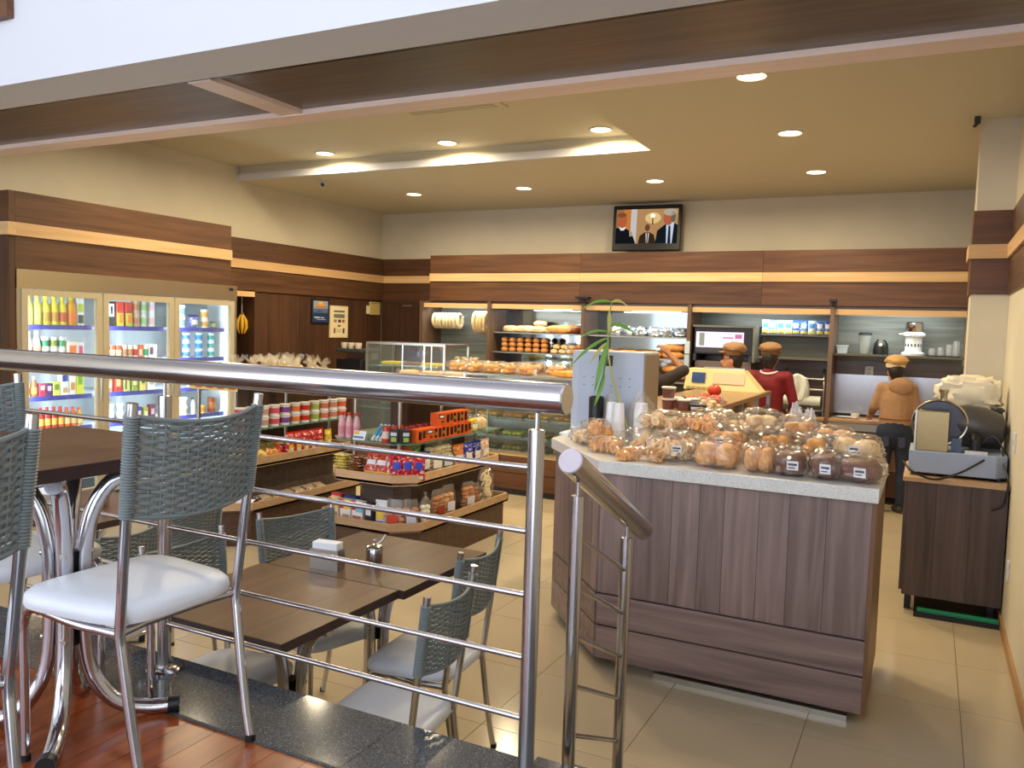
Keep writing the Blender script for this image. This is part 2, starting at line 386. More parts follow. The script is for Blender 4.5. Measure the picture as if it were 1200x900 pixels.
# ================================================================== railing on the platform edge
def arc(c, a, b, n, p): return [p(c, a+(b-a)*k/n) for k in range(n+1)]
rl = thing('railing', 'polished steel railing with a thick round handrail along the platform edge', 'railing', (0, 0, ZP))
YR = 1.802
def zz(z): return z-ZP
RX0, RX1 = -4.4, -.765
G().tube([(RX0, YR, zz(1.617)), (RX1, YR, zz(1.617))], .0385, 28).build('handrail', M_SATIN, rl, True)
G().tube([(RX1, YR, zz(1.617)), (RX1+.004, YR, zz(1.617))], [.038, .036], 28).build('end_cap', M_SATIN, rl, True)
for px in (-.8385, -2.122, -3.40):
    p = G().tube([(px, YR, 0), (px, YR, zz(1.535))], .0205, 22).build('post', M_SATIN, rl, True)
    G().lathe([(.0205, 0), (.0205, .004), (.012, .006), (.006, .006), (.006, .055)], 14, (px, YR, zz(1.535))).build('pin', M_SATIN, p, True)
    G().lathe([(.055, .0), (.055, .006), (.045, .014), (.021, .016)], 24, (px, YR, 0)).build('base_flange', M_CHROME, p, True)
for z in (1.444, 1.286, 1.127, .969, .815):
    for a, b in ((-4.4, -3.42), (-3.38, -2.142), (-2.102, -.858)):
        G().tube([(a, YR, zz(z)), (b, YR, zz(z))], .0078, 12).build('rod', M_SATIN, rl, True)
# stair rail
sr = thing('stair_rail', 'short sloping steel stair handrail in front of the bread counter', 'railing', (-.915, 0, 0))
def hz(y): return 1.40+(y-2.21)*-.485
G().tube([(0, 2.205, hz(2.205)), (0, 2.93, hz(2.93))], .0385, 26).build('handrail', M_SATIN, sr, True)
d = Vector((0, -1, .485)).normalized(); e0 = Vector((0, 2.205, hz(2.205)))
G().tube([e0, e0+d*.004], [.0385, .035], 26).build('end_cap', mat('pale_cap', (215, 205, 212), .45, .3), sr, True)
for y, zb in ((2.272, .33), (2.745, .165)):
    p = G().tube([(0, y, zb), (0, y, hz(y)-.085)], .0205, 20).build('post', M_SATIN, sr, True)
    G().lathe([(.0205, 0), (.0205, .004), (.006, .006), (.006, .06)], 14, (0, y, hz(y)-.085)).build('pin', M_SATIN, p, True)
for q in range(5):
    o = .20+.155*q
    if hz(2.745)-o > .23:
        G().tube([(0, 2.29, hz(2.29)-o), (0, 2.726, hz(2.726)-o)], .0078, 10).build('rod', M_SATIN, sr, True)

# ================================================================== woven chairs
def bez(pts, n=8):
    """round the inner corners of a polyline"""
    out = [Vector(pts[0])]
    for a, b, c in zip(pts, pts[1:], pts[2:]):
        a, b, c = Vector(a), Vector(b), Vector(c); r = min((b-a).length, (c-b).length)*.45
        r = min(r, .075); p0 = b+(a-b).normalized()*r; p1 = b+(c-b).normalized()*r
        for k in range(n+1):
            t = k/n; out.append(p0*(1-t)**2+b*2*t*(1-t)+p1*t*t)
    out.append(Vector(pts[-1])); return out
def chair_kind():
    W = .193; r = .0125; parts = []
    def post_x(z):
        if z < .385: return .207-(.207-.137)*(z/.385)**.8
        return .137+(z-.385)/.545*.062
    def post_y(s, z): return s*(W-.026*(1-min(1, z/.9)))
    for s in (-1, 1):
        zs = [0, .08, .16, .24, .31, .355, .385, .415, .5, .6, .7, .8, .93]
        lg = G().tube([(post_x(z), post_y(s, z), z) for z in zs], r, 14)
        parts.append(('back_post', lg.mesh('back_post', M_CHROME, True), None)); pi_ = len(parts)-1
        parts.append(('foot_cap', G().lathe([(.0135, .0), (.0135, .018)], 12, (post_x(0), post_y(s, 0), 0)).mesh('foot_cap', M_BLACK, True), pi_))
        # coiled cane round the post
        zc = []; rr = []; z = .665
        while z < .900:
            zc += [z, z+.0028, z+.0056]; rr += [.0145, .0178, .0145]; z += .0066
        parts.append(('cane_wrap', G().tube([(post_x(z), post_y(s, z), z) for z in zc], rr, 12).mesh('cane_wrap', M_WICKER, True), pi_))
        pts = bez([(-.20, s*(W-.005), 0), (-.205, s*(W-.005), .405), (.0, s*(W-.004), .388), (.13, s*(W-.016), .386)])
        parts.append(('front_leg', G().tube(pts, .0115, 12).mesh('front_leg', M_CHROME, True), None))
        parts.append(('foot_cap', G().lathe([(.0128, 0), (.0128, .018)], 12, (-.20, s*(W-.005), 0)).mesh('foot_cap', M_BLACK, True), len(parts)-1))
    pts = [( .135, -W+.01, .388), (.12, -.1, .388), (.118, 0, .388), (.12, .1, .388), (.135, W-.01, .388)]
    parts.append(('seat_rail', G().tube(pts, .0105, 10).mesh('seat_rail', M_CHROME, True), None))
    parts.append(('seat_rail', G().tube([(-.15, -W+.005, .391), (-.15, W-.005, .391)], .0095, 10).mesh('seat_rail', M_CHROME, True), None))
    # padded seat: soft rounded slab
    g = G(); n = 40; rings = []
    for (k, z) in ((.90, .397), (.985, .403), (1.0, .416), (.985, .431), (.93, .442), (.78, .449), (.5, .453), (.2, .454)):
        ring = []
        for j in range(n):
            a = 2*pi*j/n; ca, sa = cos(a), sin(a); e = .42
            x = math.copysign(abs(ca)**e, ca)*.193; y = math.copysign(abs(sa)**e, sa)*(.205-.018*(x/.193))
            ring.append((-.035+x*k, y*k, z))
        rings.append(ring)
    o = 0
    for rg in rings: g.v += rg
    for i in range(len(rings)-1):
        for j in range(n): g.f.append((i*n+j, i*n+(j+1) % n, (i+1)*n+(j+1) % n, (i+1)*n+j)); g.m.append(0)
    g.f.append(tuple(range(n-1, -1, -1))); g.m.append(0); g.f.append(tuple((len(rings)-1)*n+j for j in range(n))); g.m.append(0)
    parts.append(('seat', g.mesh('seat', M_VINYL, True), None))
    # woven back: cane strands over upright stakes, curved backwards
    g = G(); NS = 13; NH = 25
    def P(u, v, off=0):
        z0, z1 = .672, .897; sag = .022*(1-(2*u-1)**2)
        z = z0 + (z1-z0)*v - sag*(v*1.0) + sag*.9*(1-v)*-.9
        y = (2*u-1)*(W-.004); bow = .040*(1-(2*u-1)**2)
        return Vector((post_x(z)+bow+off, y, z))
    for i in range(NH):
        v = (i+.5)/NH; pts = []
        for j in range(NS*3+1):
            u = j/(NS*3); off = .0042*sin(pi*(u*NS+(i % 2)))
            w = .0018*noise.noise(Vector((u*9, i*3.3, 2)))
            p = P(u, v, off); p.z += w; pts.append(p)
        # flat strand
        o = len(g.v); hh = .0064
        for p in pts:
            for dx, dz in ((-.0014, -hh*.6), (.0014, -hh*.6), (.002, 0), (.0014, hh*.6), (-.0014, hh*.6), (-.002, 0)): g.v.append((p.x+dx, p.y, p.z+dz))
        for a in range(len(pts)-1):
            for b in range(6): g.f.append((o+a*6+b, o+a*6+(b+1) % 6, o+(a+1)*6+(b+1) % 6, o+(a+1)*6+b)); g.m.append(0)
    for j in range(NS):
        u = (j+.5)/NS
        g.tube([P(u, v/8) for v in range(9)], .0024, 6)
    for v in (-.012, 1.012):
        g.tube([P(u/24, v) for u in range(25)], .0062, 8)
    parts.append(('woven_back', g.mesh('woven_back', M_WICKER, True), None))
    return parts
CH = chair_kind()
def chair(loc, rz, label, group='woven chrome chairs'):
    return place('woven_chair', CH, label, 'chair', loc, rz, group)
chair((-1.77, 1.44, ZP), R(0), 'woven grey chair with white seat pulled up to the platform table, beside the railing')
chair((-1.73, .80, ZP), R(0), 'woven grey chair on the platform, partly cut off, standing nearest the wooden floor boards')
chair((-2.385, 1.435, ZP), R(180), 'woven grey chair across the platform table with its back to the fridges')
chair((-1.588, 2.33, 0), R(7), 'woven chair on the lower floor, just past the platform edge and before its twin')
chair((-1.754, 2.84, 0), R(5), 'woven chair on the lower floor beside the far joined table, facing the gondolas side')
chair((-2.378, 2.868, 0), R(165), 'woven chair on the lower floor backing onto the snack shelves by the napkin holder')
chair((-2.375, 2.275, 0), R(180), 'woven chair on the lower floor behind the platform table, seat tucked under')
chair((-3.42, 2.90, 0), R(-6), 'dark woven chair of the far table, seen between railing post and chair legs')
chair((-3.14, 2.30, 0), R(10), 'woven chair at the far table seen under the platform table top')

# ================================================================== tables
def pedestal_parts(h, a0=45):
    parts = []
    for k, a in enumerate((0, 90, 180, 270)):
        a = R(a+a0); c_, s_ = cos(a), sin(a)
        prof = [(.27, .022), (.20, .024), (.12, .05), (.062, .13), (.042, .24), (.040, .40), (.044, h-.22), (.066, h-.12), (.11, h-.05), (.17, h-.03)]
        pts = []
        P_ = [Vector((r*c_, r*s_, z)) for r, z in prof]
        for i in range(len(P_)-1):
            p0, p1, p2, p3 = P_[max(0, i-1)], P_[i], P_[i+1], P_[min(len(P_)-1, i+2)]
            for t in (0, .25, .5, .75):
                pts.append(.5*((2*p1)+(p2-p0)*t+(2*p0-5*p1+4*p2-p3)*t*t+(3*p1-p0-3*p2+p3)*t**3))
        pts.append(P_[-1])
        parts.append(('pedestal_tube', G().tube(pts, .0215, 14).mesh('pedestal_tube', M_CHROME, True), None)); i0 = len(parts)-1
        parts.append(('foot_cap', G().tube([(.255*c_, .255*s_, .0235), (.285*c_, .285*s_, .0235)], .0232, 14).mesh('foot_cap', M_BLACK, True), i0))
        for z in (.25, h-.24):
            parts.append(('bolt', G().tube([((.040+.019)*c_, (.040+.019)*s_, z), ((.066)*c_, (.066)*s_, z)], [.009, .007], 10).mesh('bolt', M_STEEL, True), i0))
    for z in (h-.30, .22): parts.append(('spacer', B(-.022, .022, -.022, .022, z, z+.06).mesh('spacer', M_BLACK), None))
    parts.append(('bracket', B(-.16, .16, -.16, .16, h-.012, h).mesh('bracket', M_DKGREY), None))
    return parts
def table(name, x0, x1, y0, y1, zf, h, label, ped=None, group=None, a0=45):
    cx, cy = ped or ((x0+x1)/2, (y0+y1)/2)
    t = thing(name, label, 'table', (cx, cy, zf), 0, group)
    tp = B(x0-cx, x1-cx, y0-cy, y1-cy, h-.034, h).build('table_top', M_TABLE, t, bevel=.0015)
    e = G()
    a, b, c_, d_ = x0-cx, x1-cx, y0-cy, y1-cy
    for q in ((a, b, c_-.001, c_), (a, b, d_, d_+.001), (a-.001, a, c_, d_), (b, b+.001, c_, d_)): e.box(*q, h-.034, h-.001)
    e.build('edge_band', M_TEDGE, tp)
    for nm, me, pi_ in pedestal_parts(h-.034, a0):
        if pi_ is None: last = put(nm, me, t); made[nm] = last
        else: put(nm, me, last)
    return t
made = {}
table('cafe_table', -2.53, -1.845, 1.185, 1.775, ZP, .755, 'brown laminate cafe table with chrome pedestal on the raised platform', (-2.06, 1.43))
table('cafe_table', -2.46, -1.772, 1.95, 2.59, 0, .765, 'brown cafe table on the lower floor holding the napkin holder', (-2.0, 2.26), 'joined lower tables', 0)
table('cafe_table', -2.44, -1.745, 2.594, 3.25, 0, .765, 'brown cafe table on the lower floor joined beyond the napkin table', (-2.07, 2.87), 'joined lower tables', 0)
table('cafe_table', -4.35, -3.60, 2.55, 3.20, 0, .765, 'brown cafe table on the lower floor nearer the fridges', (-3.97, 2.87))
def napkin(loc, rz, label):
    t = thing('napkin_holder', label, 'napkin holder', loc, rz)
    G().add([(-.065, -.03, 0), (.065, -.03, 0), (.065, -.030, .085), (-.065, -.030, .085), (-.065, .03, 0), (.065, .03, 0), (.065, .03, .085), (-.065, .03, .085)],
            [(0, 1, 2, 3), (4, 5, 6, 7), (0, 1, 5, 4), (0, 4, 7, 3), (1, 5, 6, 2)]).build('steel_sleeve', M_STEEL, t)
    B(-.058, .058, -.026, .026, .004, .112).build('napkin_stack', mat('paper_white', (240, 242, 246), .8), t, bevel=.003)
napkin((-2.185, 2.675, .765), R(8), 'brushed steel napkin holder full of white napkins on the joined tables')
napkin((-4.05, 2.72, .765), R(12), 'steel napkin holder with white napkins on the table nearer the fridges')
def pot(loc, label):
    t = thing('sugar_pot', label, 'sugar pot', loc, R(40))
    G().lathe([(.033, 0), (.035, .004), (.035, .062), (.033, .066)], 22).build('body', M_CHROME, t, True)
    l = G().lathe([(.035, .066), (.035, .073), (.02, .080), (.004, .083), (.004, .093), (.009, .097), (.004, .103)], 20).build('lid', M_CHROME, t, True)
    G().tube([(.01, 0, .08), (.03, 0, .095), (.045, 0, .12)], .004, 8).build('spoon_handle', M_STEEL, t, True)
pot((-2.07, 2.845, .765), 'shiny steel sugar pot with spoon on the joined tables')
pot((-3.93, 2.93, .765), 'shiny steel sugar pot on the table nearer the fridges')

# ================================================================== bread counter (front right)
CT = 1.115
ct = thing('bread_counter', 'walnut clad counter with pale granite top and cut corner in the foreground', 'counter', (-1.0, 4.4, 0))
def cl(x, y): return (x+1.0, y-4.4)
outer = [(-.19, 4.02), (-1.49, 4.02), (-2.03, 4.66), (-2.06, 5.30), (-1.50, 5.30), (-1.50, 4.86), (-.19, 4.86)]
inner = [(-.21, 4.06), (-1.47, 4.06), (-1.99, 4.68), (-2.02, 5.28), (-1.52, 5.28), (-1.52, 4.84), (-.21, 4.84)]
G().prism([cl(*p) for p in inner], .07, CT-.065).build('core', M_WALNUTX, ct)
ins2 = [(-.30, 4.14), (-1.44, 4.14), (-1.90, 4.70), (-1.92, 5.2), (-1.6, 5.2), (-1.6, 4.8), (-.30, 4.8)]
G().prism([cl(*p) for p in ins2], 0, .07).build('plinth', M_STEEL, ct)
G().prism([cl(*p) for p in [(-.165, 3.995), (-1.50, 3.995), (-2.06, 4.65), (-2.09, 5.32), (-1.48, 5.32), (-1.48, 4.88), (-.165, 4.88)]], CT-.065, CT).build('granite_top', M_GRANITE, ct, bevel=.004)
def clad(a, b, z0, z1, cuts, mm, nm, seed, eps=.004):
    random.seed(seed); a, b = Vector(a), Vector(b); L = (b-a).length; d = (b-a)/L; n = Vector((d.y, -d.x))
    ws = [random.choice(cuts) for _ in range(40)]; x = 0
    for w in ws:
        if x >= L-.01: break
        w = min(w, L-x)
        if L-x-w < .05: w = L-x
        p, q = a+d*(x+eps/2), a+d*(x+w-eps/2)
        th = .018
        G().prism([tuple(p), tuple(q), tuple(q+n*th), tuple(p+n*th)], z0, z1).build(nm, mm, ct)
        x += w
# vertical boards over two long kick boards
edges = [((-.19, 4.038), (-1.49, 4.038)), ((-1.49, 4.038), (-2.012, 4.66)), ((-2.012, 4.66), (-2.042, 5.28))]
for k, (a, b) in enumerate(edges):
    a, b = cl(*a), cl(*b); b_, a_ = a, b
    clad(a_, b_, .415, CT-.067, (.14, .165, .19, .12), M_WALNUT, 'plank', 5+k, .002)
    clad(a_, b_, .245, .405, (3,), M_WALNUTX, 'kick_board', 1, 0)
    clad(a_, b_, .065, .235, (3,), M_WALNUTX, 'kick_board', 1, 0)
B(*[v for v in (-.19+1, -.172+1, 4.02-4.4, 4.86-4.4)], .065, CT-.067).build('end_panel', wood('edge_brown', (104, 72, 50), (124, 90, 64), 'z'), ct)
B(-1.18+1, -.25+1, 4.06-4.4, 4.09-4.4, .0, .028).build('kick_strip', M_STEEL, ct)

# ================================================================== slicer cabinet (right)
sc_ = thing('side_cabinet', 'dark walnut side cabinet with pale top under the bread slicer', 'cabinet', (.2, 6.3, 0))
def bl(x0, x1, y0, y1, z0, z1): return B(x0-.2, x1-.2, y0-6.3, y1-6.3, z0, z1)
bl(-.08, .49, 5.99, 6.70, .11, .865).build('carcass', M_WALNUT, sc_)
bl(-.11, .495, 5.96, 6.75, .865, .895).build('top', M_TRIM, sc_, bevel=.003)
for k in range(3):
    xa = (-.08+.002, .09, .29)[k]; xb = (.088, .288, .49)[k]
    bl(xa, xb, 5.972, 5.99, .11, .863).build('plank', wood('slate_walnut', (64, 52, 50), (94, 78, 76), 'z'), sc_)
bl(-.098, -.08, 5.972, 6.72, .14, .863).build('side_panel', wood('slate_walnut', (64, 52, 50), (94, 78, 76), 'z'), sc_)
for x in (-.04, .44):
    for y in (6.05, 6.64): bl(x-.02, x+.02, y-.02, y+.02, 0, .11).build('foot', M_BLACK, sc_)
gt = thing('floor_tray', 'flat black tray with a green strip on the floor under the side cabinet', 'tray', (.24, 6.1, 0))
B(-.24, .25, -.22, .3, 0, .03).build('tray_base', M_BLACK, gt)
B(-.22, .24, -.20, -.15, .03, .045).build('green_strip', mat('green_plastic', (40, 150, 110), .4), gt)

# ================================================================== three-door fridge
FX = -6.6
fr = thing('display_fridge', 'tall three-door glass display fridge with a stainless header', 'fridge', (-6.95, 5.33, 0))
def fb(x0, x1, y0, y1, z0, z1): return B(x0+6.95, x1+6.95, y0-5.33, y1-5.33, z0, z1)
M_COLD = mat('white_fridge_lining', (228, 236, 242), .5)
fb(-7.42, -7.36, 4.17, 6.50, .1, 2.14).build('back_panel', M_COLD, fr)
fb(-7.36, -6.66, 4.17, 4.20, .1, 2.14).build('side_wall', M_COLD, fr)
fb(-7.36, -6.66, 6.46, 6.50, .1, 2.14).build('side_wall', M_COLD, fr)
fb(-7.42, -6.62, 4.16, 6.52, .0, .18).build('base', M_DKGREY, fr)
fb(-7.36, -6.64, 4.2, 6.46, 1.985, 2.14).build('roof', M_COLD, fr)
fb(-6.64, -6.60, 4.155, 6.53, 1.99, 2.145).build('header', mat('warm_reflection_steel', (206, 196, 172), .24, 1), fr)  # brushed steel; the warm reflections are put into its colour
for ya, yb in ((4.155, 4.19), (6.495, 6.53)): fb(-6.66, -6.605, ya, yb, .18, 1.99).build('jamb', M_STEEL, fr)
fb(-6.598, -6.594, 6.42, 6.47, 2.09, 2.12).build('thermostat', M_BLACK, fr)
DOORS = ((4.195, 4.925), (4.94, 5.705), (5.72, 6.49))
M_FRAME = mat('champagne_frame', (196, 182, 150), .35, .3)
for k, (ya, yb) in enumerate(DOORS):
    f = G(); w = .052
    for q in ((ya, ya+w, .2, 1.985), (yb-w, yb, .2, 1.985), (ya+w, yb-w, 1.985-w, 1.985), (ya+w, yb-w, .2, .2+w)): f.box(-6.635+6.95, -6.595+6.95, q[0]-5.33, q[1]-5.33, q[2], q[3])
    d_ = f.build('door', M_FRAME, fr)
    fb(-6.622, -6.616, ya+w, yb-w, .2+w, 1.985-w).build('pane', M_GLASS, d_)
    yh = yb-.03 if k != 2 else ya+.03
    G().tube(bez([(-6.596+6.95, yh-5.33, 1.02), (-6.565+6.95, yh-5.33, 1.05), (-6.565+6.95, yh-5.33, 1.33), (-6.596+6.95, yh-5.33, 1.36)]), .008, 10).build('handle', M_STEEL, d_, True)
    fb(-6.66, -6.645, ya+.008, ya+.03, .25, 1.95).build('led_strip', emis('fridge_led', (235, 246, 255), 9), fr)
SHZ = (1.69, 1.385, 1.08, .80, .50)
M_LILAC = mat('blue_price_rail', (70, 72, 160), .35)
for z in SHZ:
    for ya, yb in DOORS:
        s_ = fb(-7.34, -6.72, ya+.02, yb-.02, z-.022, z).build('shelf', mat('white_shelf', (222, 230, 238), .5), fr)
        fb(-6.72, -6.712, ya+.02, yb-.02, z-.034, z+.006).build('price_rail', M_LILAC, s_)
# a lamp is the fridge's own light
for ya, yb in DOORS:
    l = bpy.data.lights.new('fridge_lamp', 'AREA'); l.shape = 'RECTANGLE'; l.size = .04; l.size_y = 1.6; l.energy = 16; l.color = (.86, .94, 1)
    lo = bpy.data.objects.new('fridge_lamp', l); COL.objects.link(lo); lo.parent = fr; lo.location = (-6.66+6.95, ya+.034-5.33, 1.1)
    lo.rotation_euler = (R(90), 0, R(35))

# ================================================================== snack gondolas
def gondola(ox, oy, label, name='snack_gondola'):
    """stepped island: two maple-rimmed trays, glass shelves on steel poles. origin = front right corner on the floor"""
    t = thing(name, label, 'display stand', (ox, oy, 0))
    def outline(x0, x1, y0, y1, c): return [(x0+c, y0), (x1-c, y0), (x1, y0+c), (x1, y1), (x0, y1), (x0, y0+c)]
    G().prism(outline(-.90, -.03, .03, 1.52, .15), 0, .285).build('base', M_GOND, t)
    lo_ = outline(-.93, 0, 0, 1.55, .17)
    G().prism(lo_, .272, .287).build('tray', M_GOND, t)
    G().ring_rail(lo_+[lo_[0]], .272, .345, .016).build('tray_rim', M_TRIM, t)
    G().prism(outline(-.70, -.22, .25, 1.45, .1), .287, .615).build('riser', M_PANELX, t)
    up_ = outline(-.86, -.07, .07, 1.50, .14)
    G().prism(up_, .61, .628).build('tray', M_GOND, t)
    G().ring_rail(up_+[up_[0]], .605, .685, .016).build('tray_rim', M_TRIM, t)
    G().prism(outline(-.50, -.34, .4, 1.35, .05), .628, 1.26).build('spine', M_PANEL, t)
    for x in (-.66, -.25):
        for y in (.22, .80, 1.38): G().tube([(x, y, .628), (x, y, 1.262)], .016, 12).build('pole', M_STEEL, t, True)
    s3 = outline(-.84, -.08, .08, 1.50, .12)
    G().prism(s3, .905, .917).build('glass_shelf', M_SHELFG, t)
    G().prism(outline(-.82, -.10, .10, 1.50, .12), 1.262, 1.28).build('glass_shelf', M_SHELFG, t)
    return t
GA = (-3.24, 4.86); GB = (-4.70, 4.67)
gondola(*GA, 'stepped walnut snack stand with maple rims, biscuits and orange boxes on it')
gondola(*GB, 'stepped walnut snack stand with maple rims, cream tubs on its shelf, nearer the fridges')

# ================================================================== bakery display counters at the back
def display_counter(label, x0, x1, y0, y1, base, top, shelves, loc_y):
    t = thing('display_counter', label, 'display counter', ((x0+x1)/2, y0, 0))
    cx = (x0+x1)/2
    def b(xa, xb, ya, yb, za, zb): return B(xa-cx, xb-cx, ya-y0, yb-y0, za, zb)
    b(x0, x1, y0+.03, y1, .0, .06).build('plinth', M_DKGREY, t)
    b(x0, x1, y0+.01, y1, .06, base-.02).build('base', M_GOND, t)
    n = 3
    for k in range(2): b(x0+.002, x1-.002, y0-.006, y0+.01, .07+(base-.09)/2*k, .07+(base-.09)/2*(k+1)-.006).build('board', M_BAND, t)
    b(x0, x1, y0, y1, base-.02, base).build('deck', M_MAPLE, t)
    b(x0, x1, y0, y0+.008, base, top-.02).build('pane', M_GLASS, t)
    b(x1-.008, x1, y0, y1, base, top-.02).build('pane', M_GLASS, t)
    b(x0, x0+.008, y0, y1, base, top-.02).build('pane', M_GLASS, t)
    b(x0, x1, y1-.02, y1, base, top-.02).build('back', M_STEEL, t)
    b(x0, x1, y0-.01, y1, top-.022, top).build('top', M_STEEL, t)
    k = x0
    while k < x1-.2:
        k += .62
        if k < x1-.05: b(k-.012, k+.012, y0+.01, y0+.03, base, top-.02).build('mullion', M_STEEL, t)
    for z in shelves: b(x0+.01, x1-.01, y0+.08, y1-.03, z-.01, z).build('glass_shelf', M_SHELFG, t)
    return t
display_counter('long glass bakery counter with wooden base, pastries inside and breads on its top', -4.875, -2.55, 7.85, 8.55, .44, 1.29, (.60, .80, 1.03), 0)
display_counter('glass counter under the flat glass case beside the panelled wall', -6.15, -4.885, 7.95, 8.56, .5, 1.169, (.8,), 0)
gc = thing('glass_case', 'low steel framed glass case on the counter by the panelled wall', 'display case', (-5.45, 8.28, 1.17))
for x in (-.54, .54):
    for y in (-.27, .27): B(x-.014, x+.014, y-.014, y+.014, 0, .40).build('corner_post', M_STEEL, gc)
fr_ = G()
for y in (-.27, .27): fr_.box(-.55, .55, y-.012, y+.012, .385, .41)
for x in (-.54, .54): fr_.box(x-.012, x+.012, -.27, .27, .385, .41)
fr_.build('top_frame', M_STEEL, gc)
B(-.53, .53, -.262, -.258, 0, .385).build('pane', M_GLASS, gc); B(-.542, -.538, -.26, .26, 0, .385).build('pane', M_GLASS, gc); B(.538, .542, -.26, .26, 0, .385).build('pane', M_GLASS, gc)
B(-.53, .53, -.25, .25, .392, .397).build('pane', M_GLASS, gc)
B(-.53, .53, -.25, .25, .125, .135).build('glass_shelf', M_SHELFG, gc)
for x in (-.05, .35): G().tube([(x, -.25, .0), (x, -.25, .385)], .006, 8).build('tube_light', emis('case_tube', (235, 245, 250), 2.0), gc)
# service counter running back
sv = thing('service_counter', 'long stainless service counter running back from the till unit', 'counter', (-1.67, 5.54, 0))
B(-.36, .30, 0, 2.86, 1.215, 1.25).build('top', mat('worn_maple_top', (150, 118, 78), .3), sv, bevel=.003)
B(-.34, .26, .02, 2.84, .1, 1.0).build('body', M_STEEL, sv)
for y in (.02, .75, 1.5, 2.2, 2.83): B(.262, .296, y-.018, y+.018, .0, 1.215).build('post', M_STEEL, sv)
B(.268, .290, .02, 2.83, 1.08, 1.115).build('rail', M_STEEL, sv)
B(-.36, .3, -.012, 0, .98, 1.215).build('front_panel', M_STEEL, sv)

# ================================================================== shelving along the back wall
bs = thing('back_shelving', 'run of open shelving bays with walnut dividers under the brown fascia', 'shelving', (-3.0, 10.0, 0))
def sb(x0, x1, y0, y1, z0, z1): return B(x0+3, x1+3, y0-10, y1-10, z0, z1)
M_BACKB = wood('grey_teak', (96, 98, 88), (132, 134, 122), 'x', .5)
DX = (-6.39, -5.31, -3.95, -2.585, -.985, .34)
for k, (xa, xb) in enumerate(zip(DX, DX[1:])):
    sb(xa+.02, xb-.02, 10.27, 10.295, 1.0 if k < 3 else .9, 2.05).build('back_panel', M_BACKB, bs)
    sb(xa+.02, xb-.02, 9.80, 9.83, 2.05, 2.11).build('pelmet_strip', M_MAPLE, bs)
    sb(xa+.02, xb-.02, 9.83, 10.29, 2.09, 2.14).build('soffit', M_PANELX, bs)
for x in DX[:-1]:
    sb(x-.022, x+.022, 9.76, 10.295, .0, 2.14).build('divider', wood('divider_walnut', (92, 70, 54), (122, 96, 76), 'z'), bs)
M_ALU = mat('alu_shelf', (160, 158, 150), .35, .7)
for xa, xb in ((DX[1], DX[2]), (DX[2], DX[3])):
    for z in (1.74, 1.475): sb(xa+.022, xb-.022, 9.86, 10.27, z-.018, z).build('shelf', M_ALU, bs)
    sb(xa+.022, xb-.022, 9.80, 10.27, 1.18, 1.20).build('shelf', M_ALU, bs)
    sb(xa+.022, xb-.022, 10.262, 10.27, 1.2, 2.05).build('mirror', mat('mirror', (150, 156, 156), .06, 1), bs)
sb(DX[0]+.022, DX[1]-.022, 9.80, 10.27, 1.18, 1.20).build('shelf', M_ALU, bs)
sb(DX[3]+.80, DX[4]-.022, 9.98, 10.27, 1.80, 1.818).build('shelf', M_PANELX, bs)
sb(DX[3]+.80, DX[4]-.022, 9.86, 10.27, 1.53, 1.555).build('shelf', mat('grey_shelf', (96, 92, 84), .5), bs)
sb(DX[4]+.022, DX[5], 9.86, 10.27, 1.60, 1.622).build('shelf', mat('grey_shelf', (96, 92, 84), .5), bs)
sb(DX[3]+.022, DX[5], 10.25, 10.268, 1.0, 1.53).build('dark_splash', M_PANELX, bs)
sb(DX[4]+.022, .2, 10.21, 10.248, .93, 1.38).build('steel_splash', mat('splash_steel', (205, 208, 215), .25, 1), bs)
# worktop and cupboards
for k, (xa, xb) in enumerate(((DX[3], DX[4]), (DX[4], DX[5]))):
    bc = thing('base_cupboard', ('dark base cupboard behind the person in red', 'dark base cupboard behind the person in the brown hoodie')[k], 'cabinet', ((xa+xb)/2, 9.75, 0))
    w = (xb-xa)/2
    B(-w+.024, w-.024, .01, .50, .08, .865).build('carcass', M_PANELX, bc)
    for q in range(3):
        d_ = B(-w+.03+q*(2*w-.06)/3, -w+.03+(q+1)*(2*w-.06)/3-.006, -.008, .01, .09, .76).build('cupboard_door', M_PANEL, bc)
        B(-w+.03+(q+.4)*(2*w-.06)/3, -w+.03+(q+.6)*(2*w-.06)/3, -.02, -.008, .70, .715).build('handle', M_STEEL, d_)
    B(-w+.03, w-.03, -.012, .01, .78, .86).build('drawer_front', M_STEEL, bc)
    wt = tag(B(-w+.024, w-.024, -.03, .50, .866, .90).build('worktop', mat('maple_worktop', (170, 130, 84), .4), loc=((xa+xb)/2, 9.75, 0), bevel=.003), ('maple edged worktop holding the film dispenser', 'maple edged worktop under the stainless splash panel')[k], 'worktop')
# fluorescent tubes
for x, w in ((-4.38, .40), (-3.05, .62)):
    t = thing('tube_light', 'white fluorescent tube above the ' + ('first' if x < -4 else 'second') + ' bread shelf bay', 'light', (x, 9.95, 2.075), group='shelf tubes')
    B(-w/2-.02, w/2+.02, -.02, .02, -.0, .014).build('fitting', M_WHITE, t)
    G().tube([(-w/2, 0, -.012), (w/2, 0, -.012)], .013, 12).build('tube', emis('tube_glow', (240, 248, 255), 6), t, True)
for x, e in ((-5.85, 5), (-4.6, 4.5), (-3.25, 4.5), (-1.75, 6), (-.35, 7)):
    l = bpy.data.lights.new('shelf_lamp', 'AREA'); l.shape = 'RECTANGLE'; l.size = .9; l.size_y = .05; l.energy = e; l.color = (.86, .95, 1.0)
    lo = bpy.data.objects.new('shelf_lamp', l); COL.objects.link(lo); lo.parent = bs; lo.location = (x+3, -.10, 2.06); lo.rotation_euler = (R(20), 0, 0)

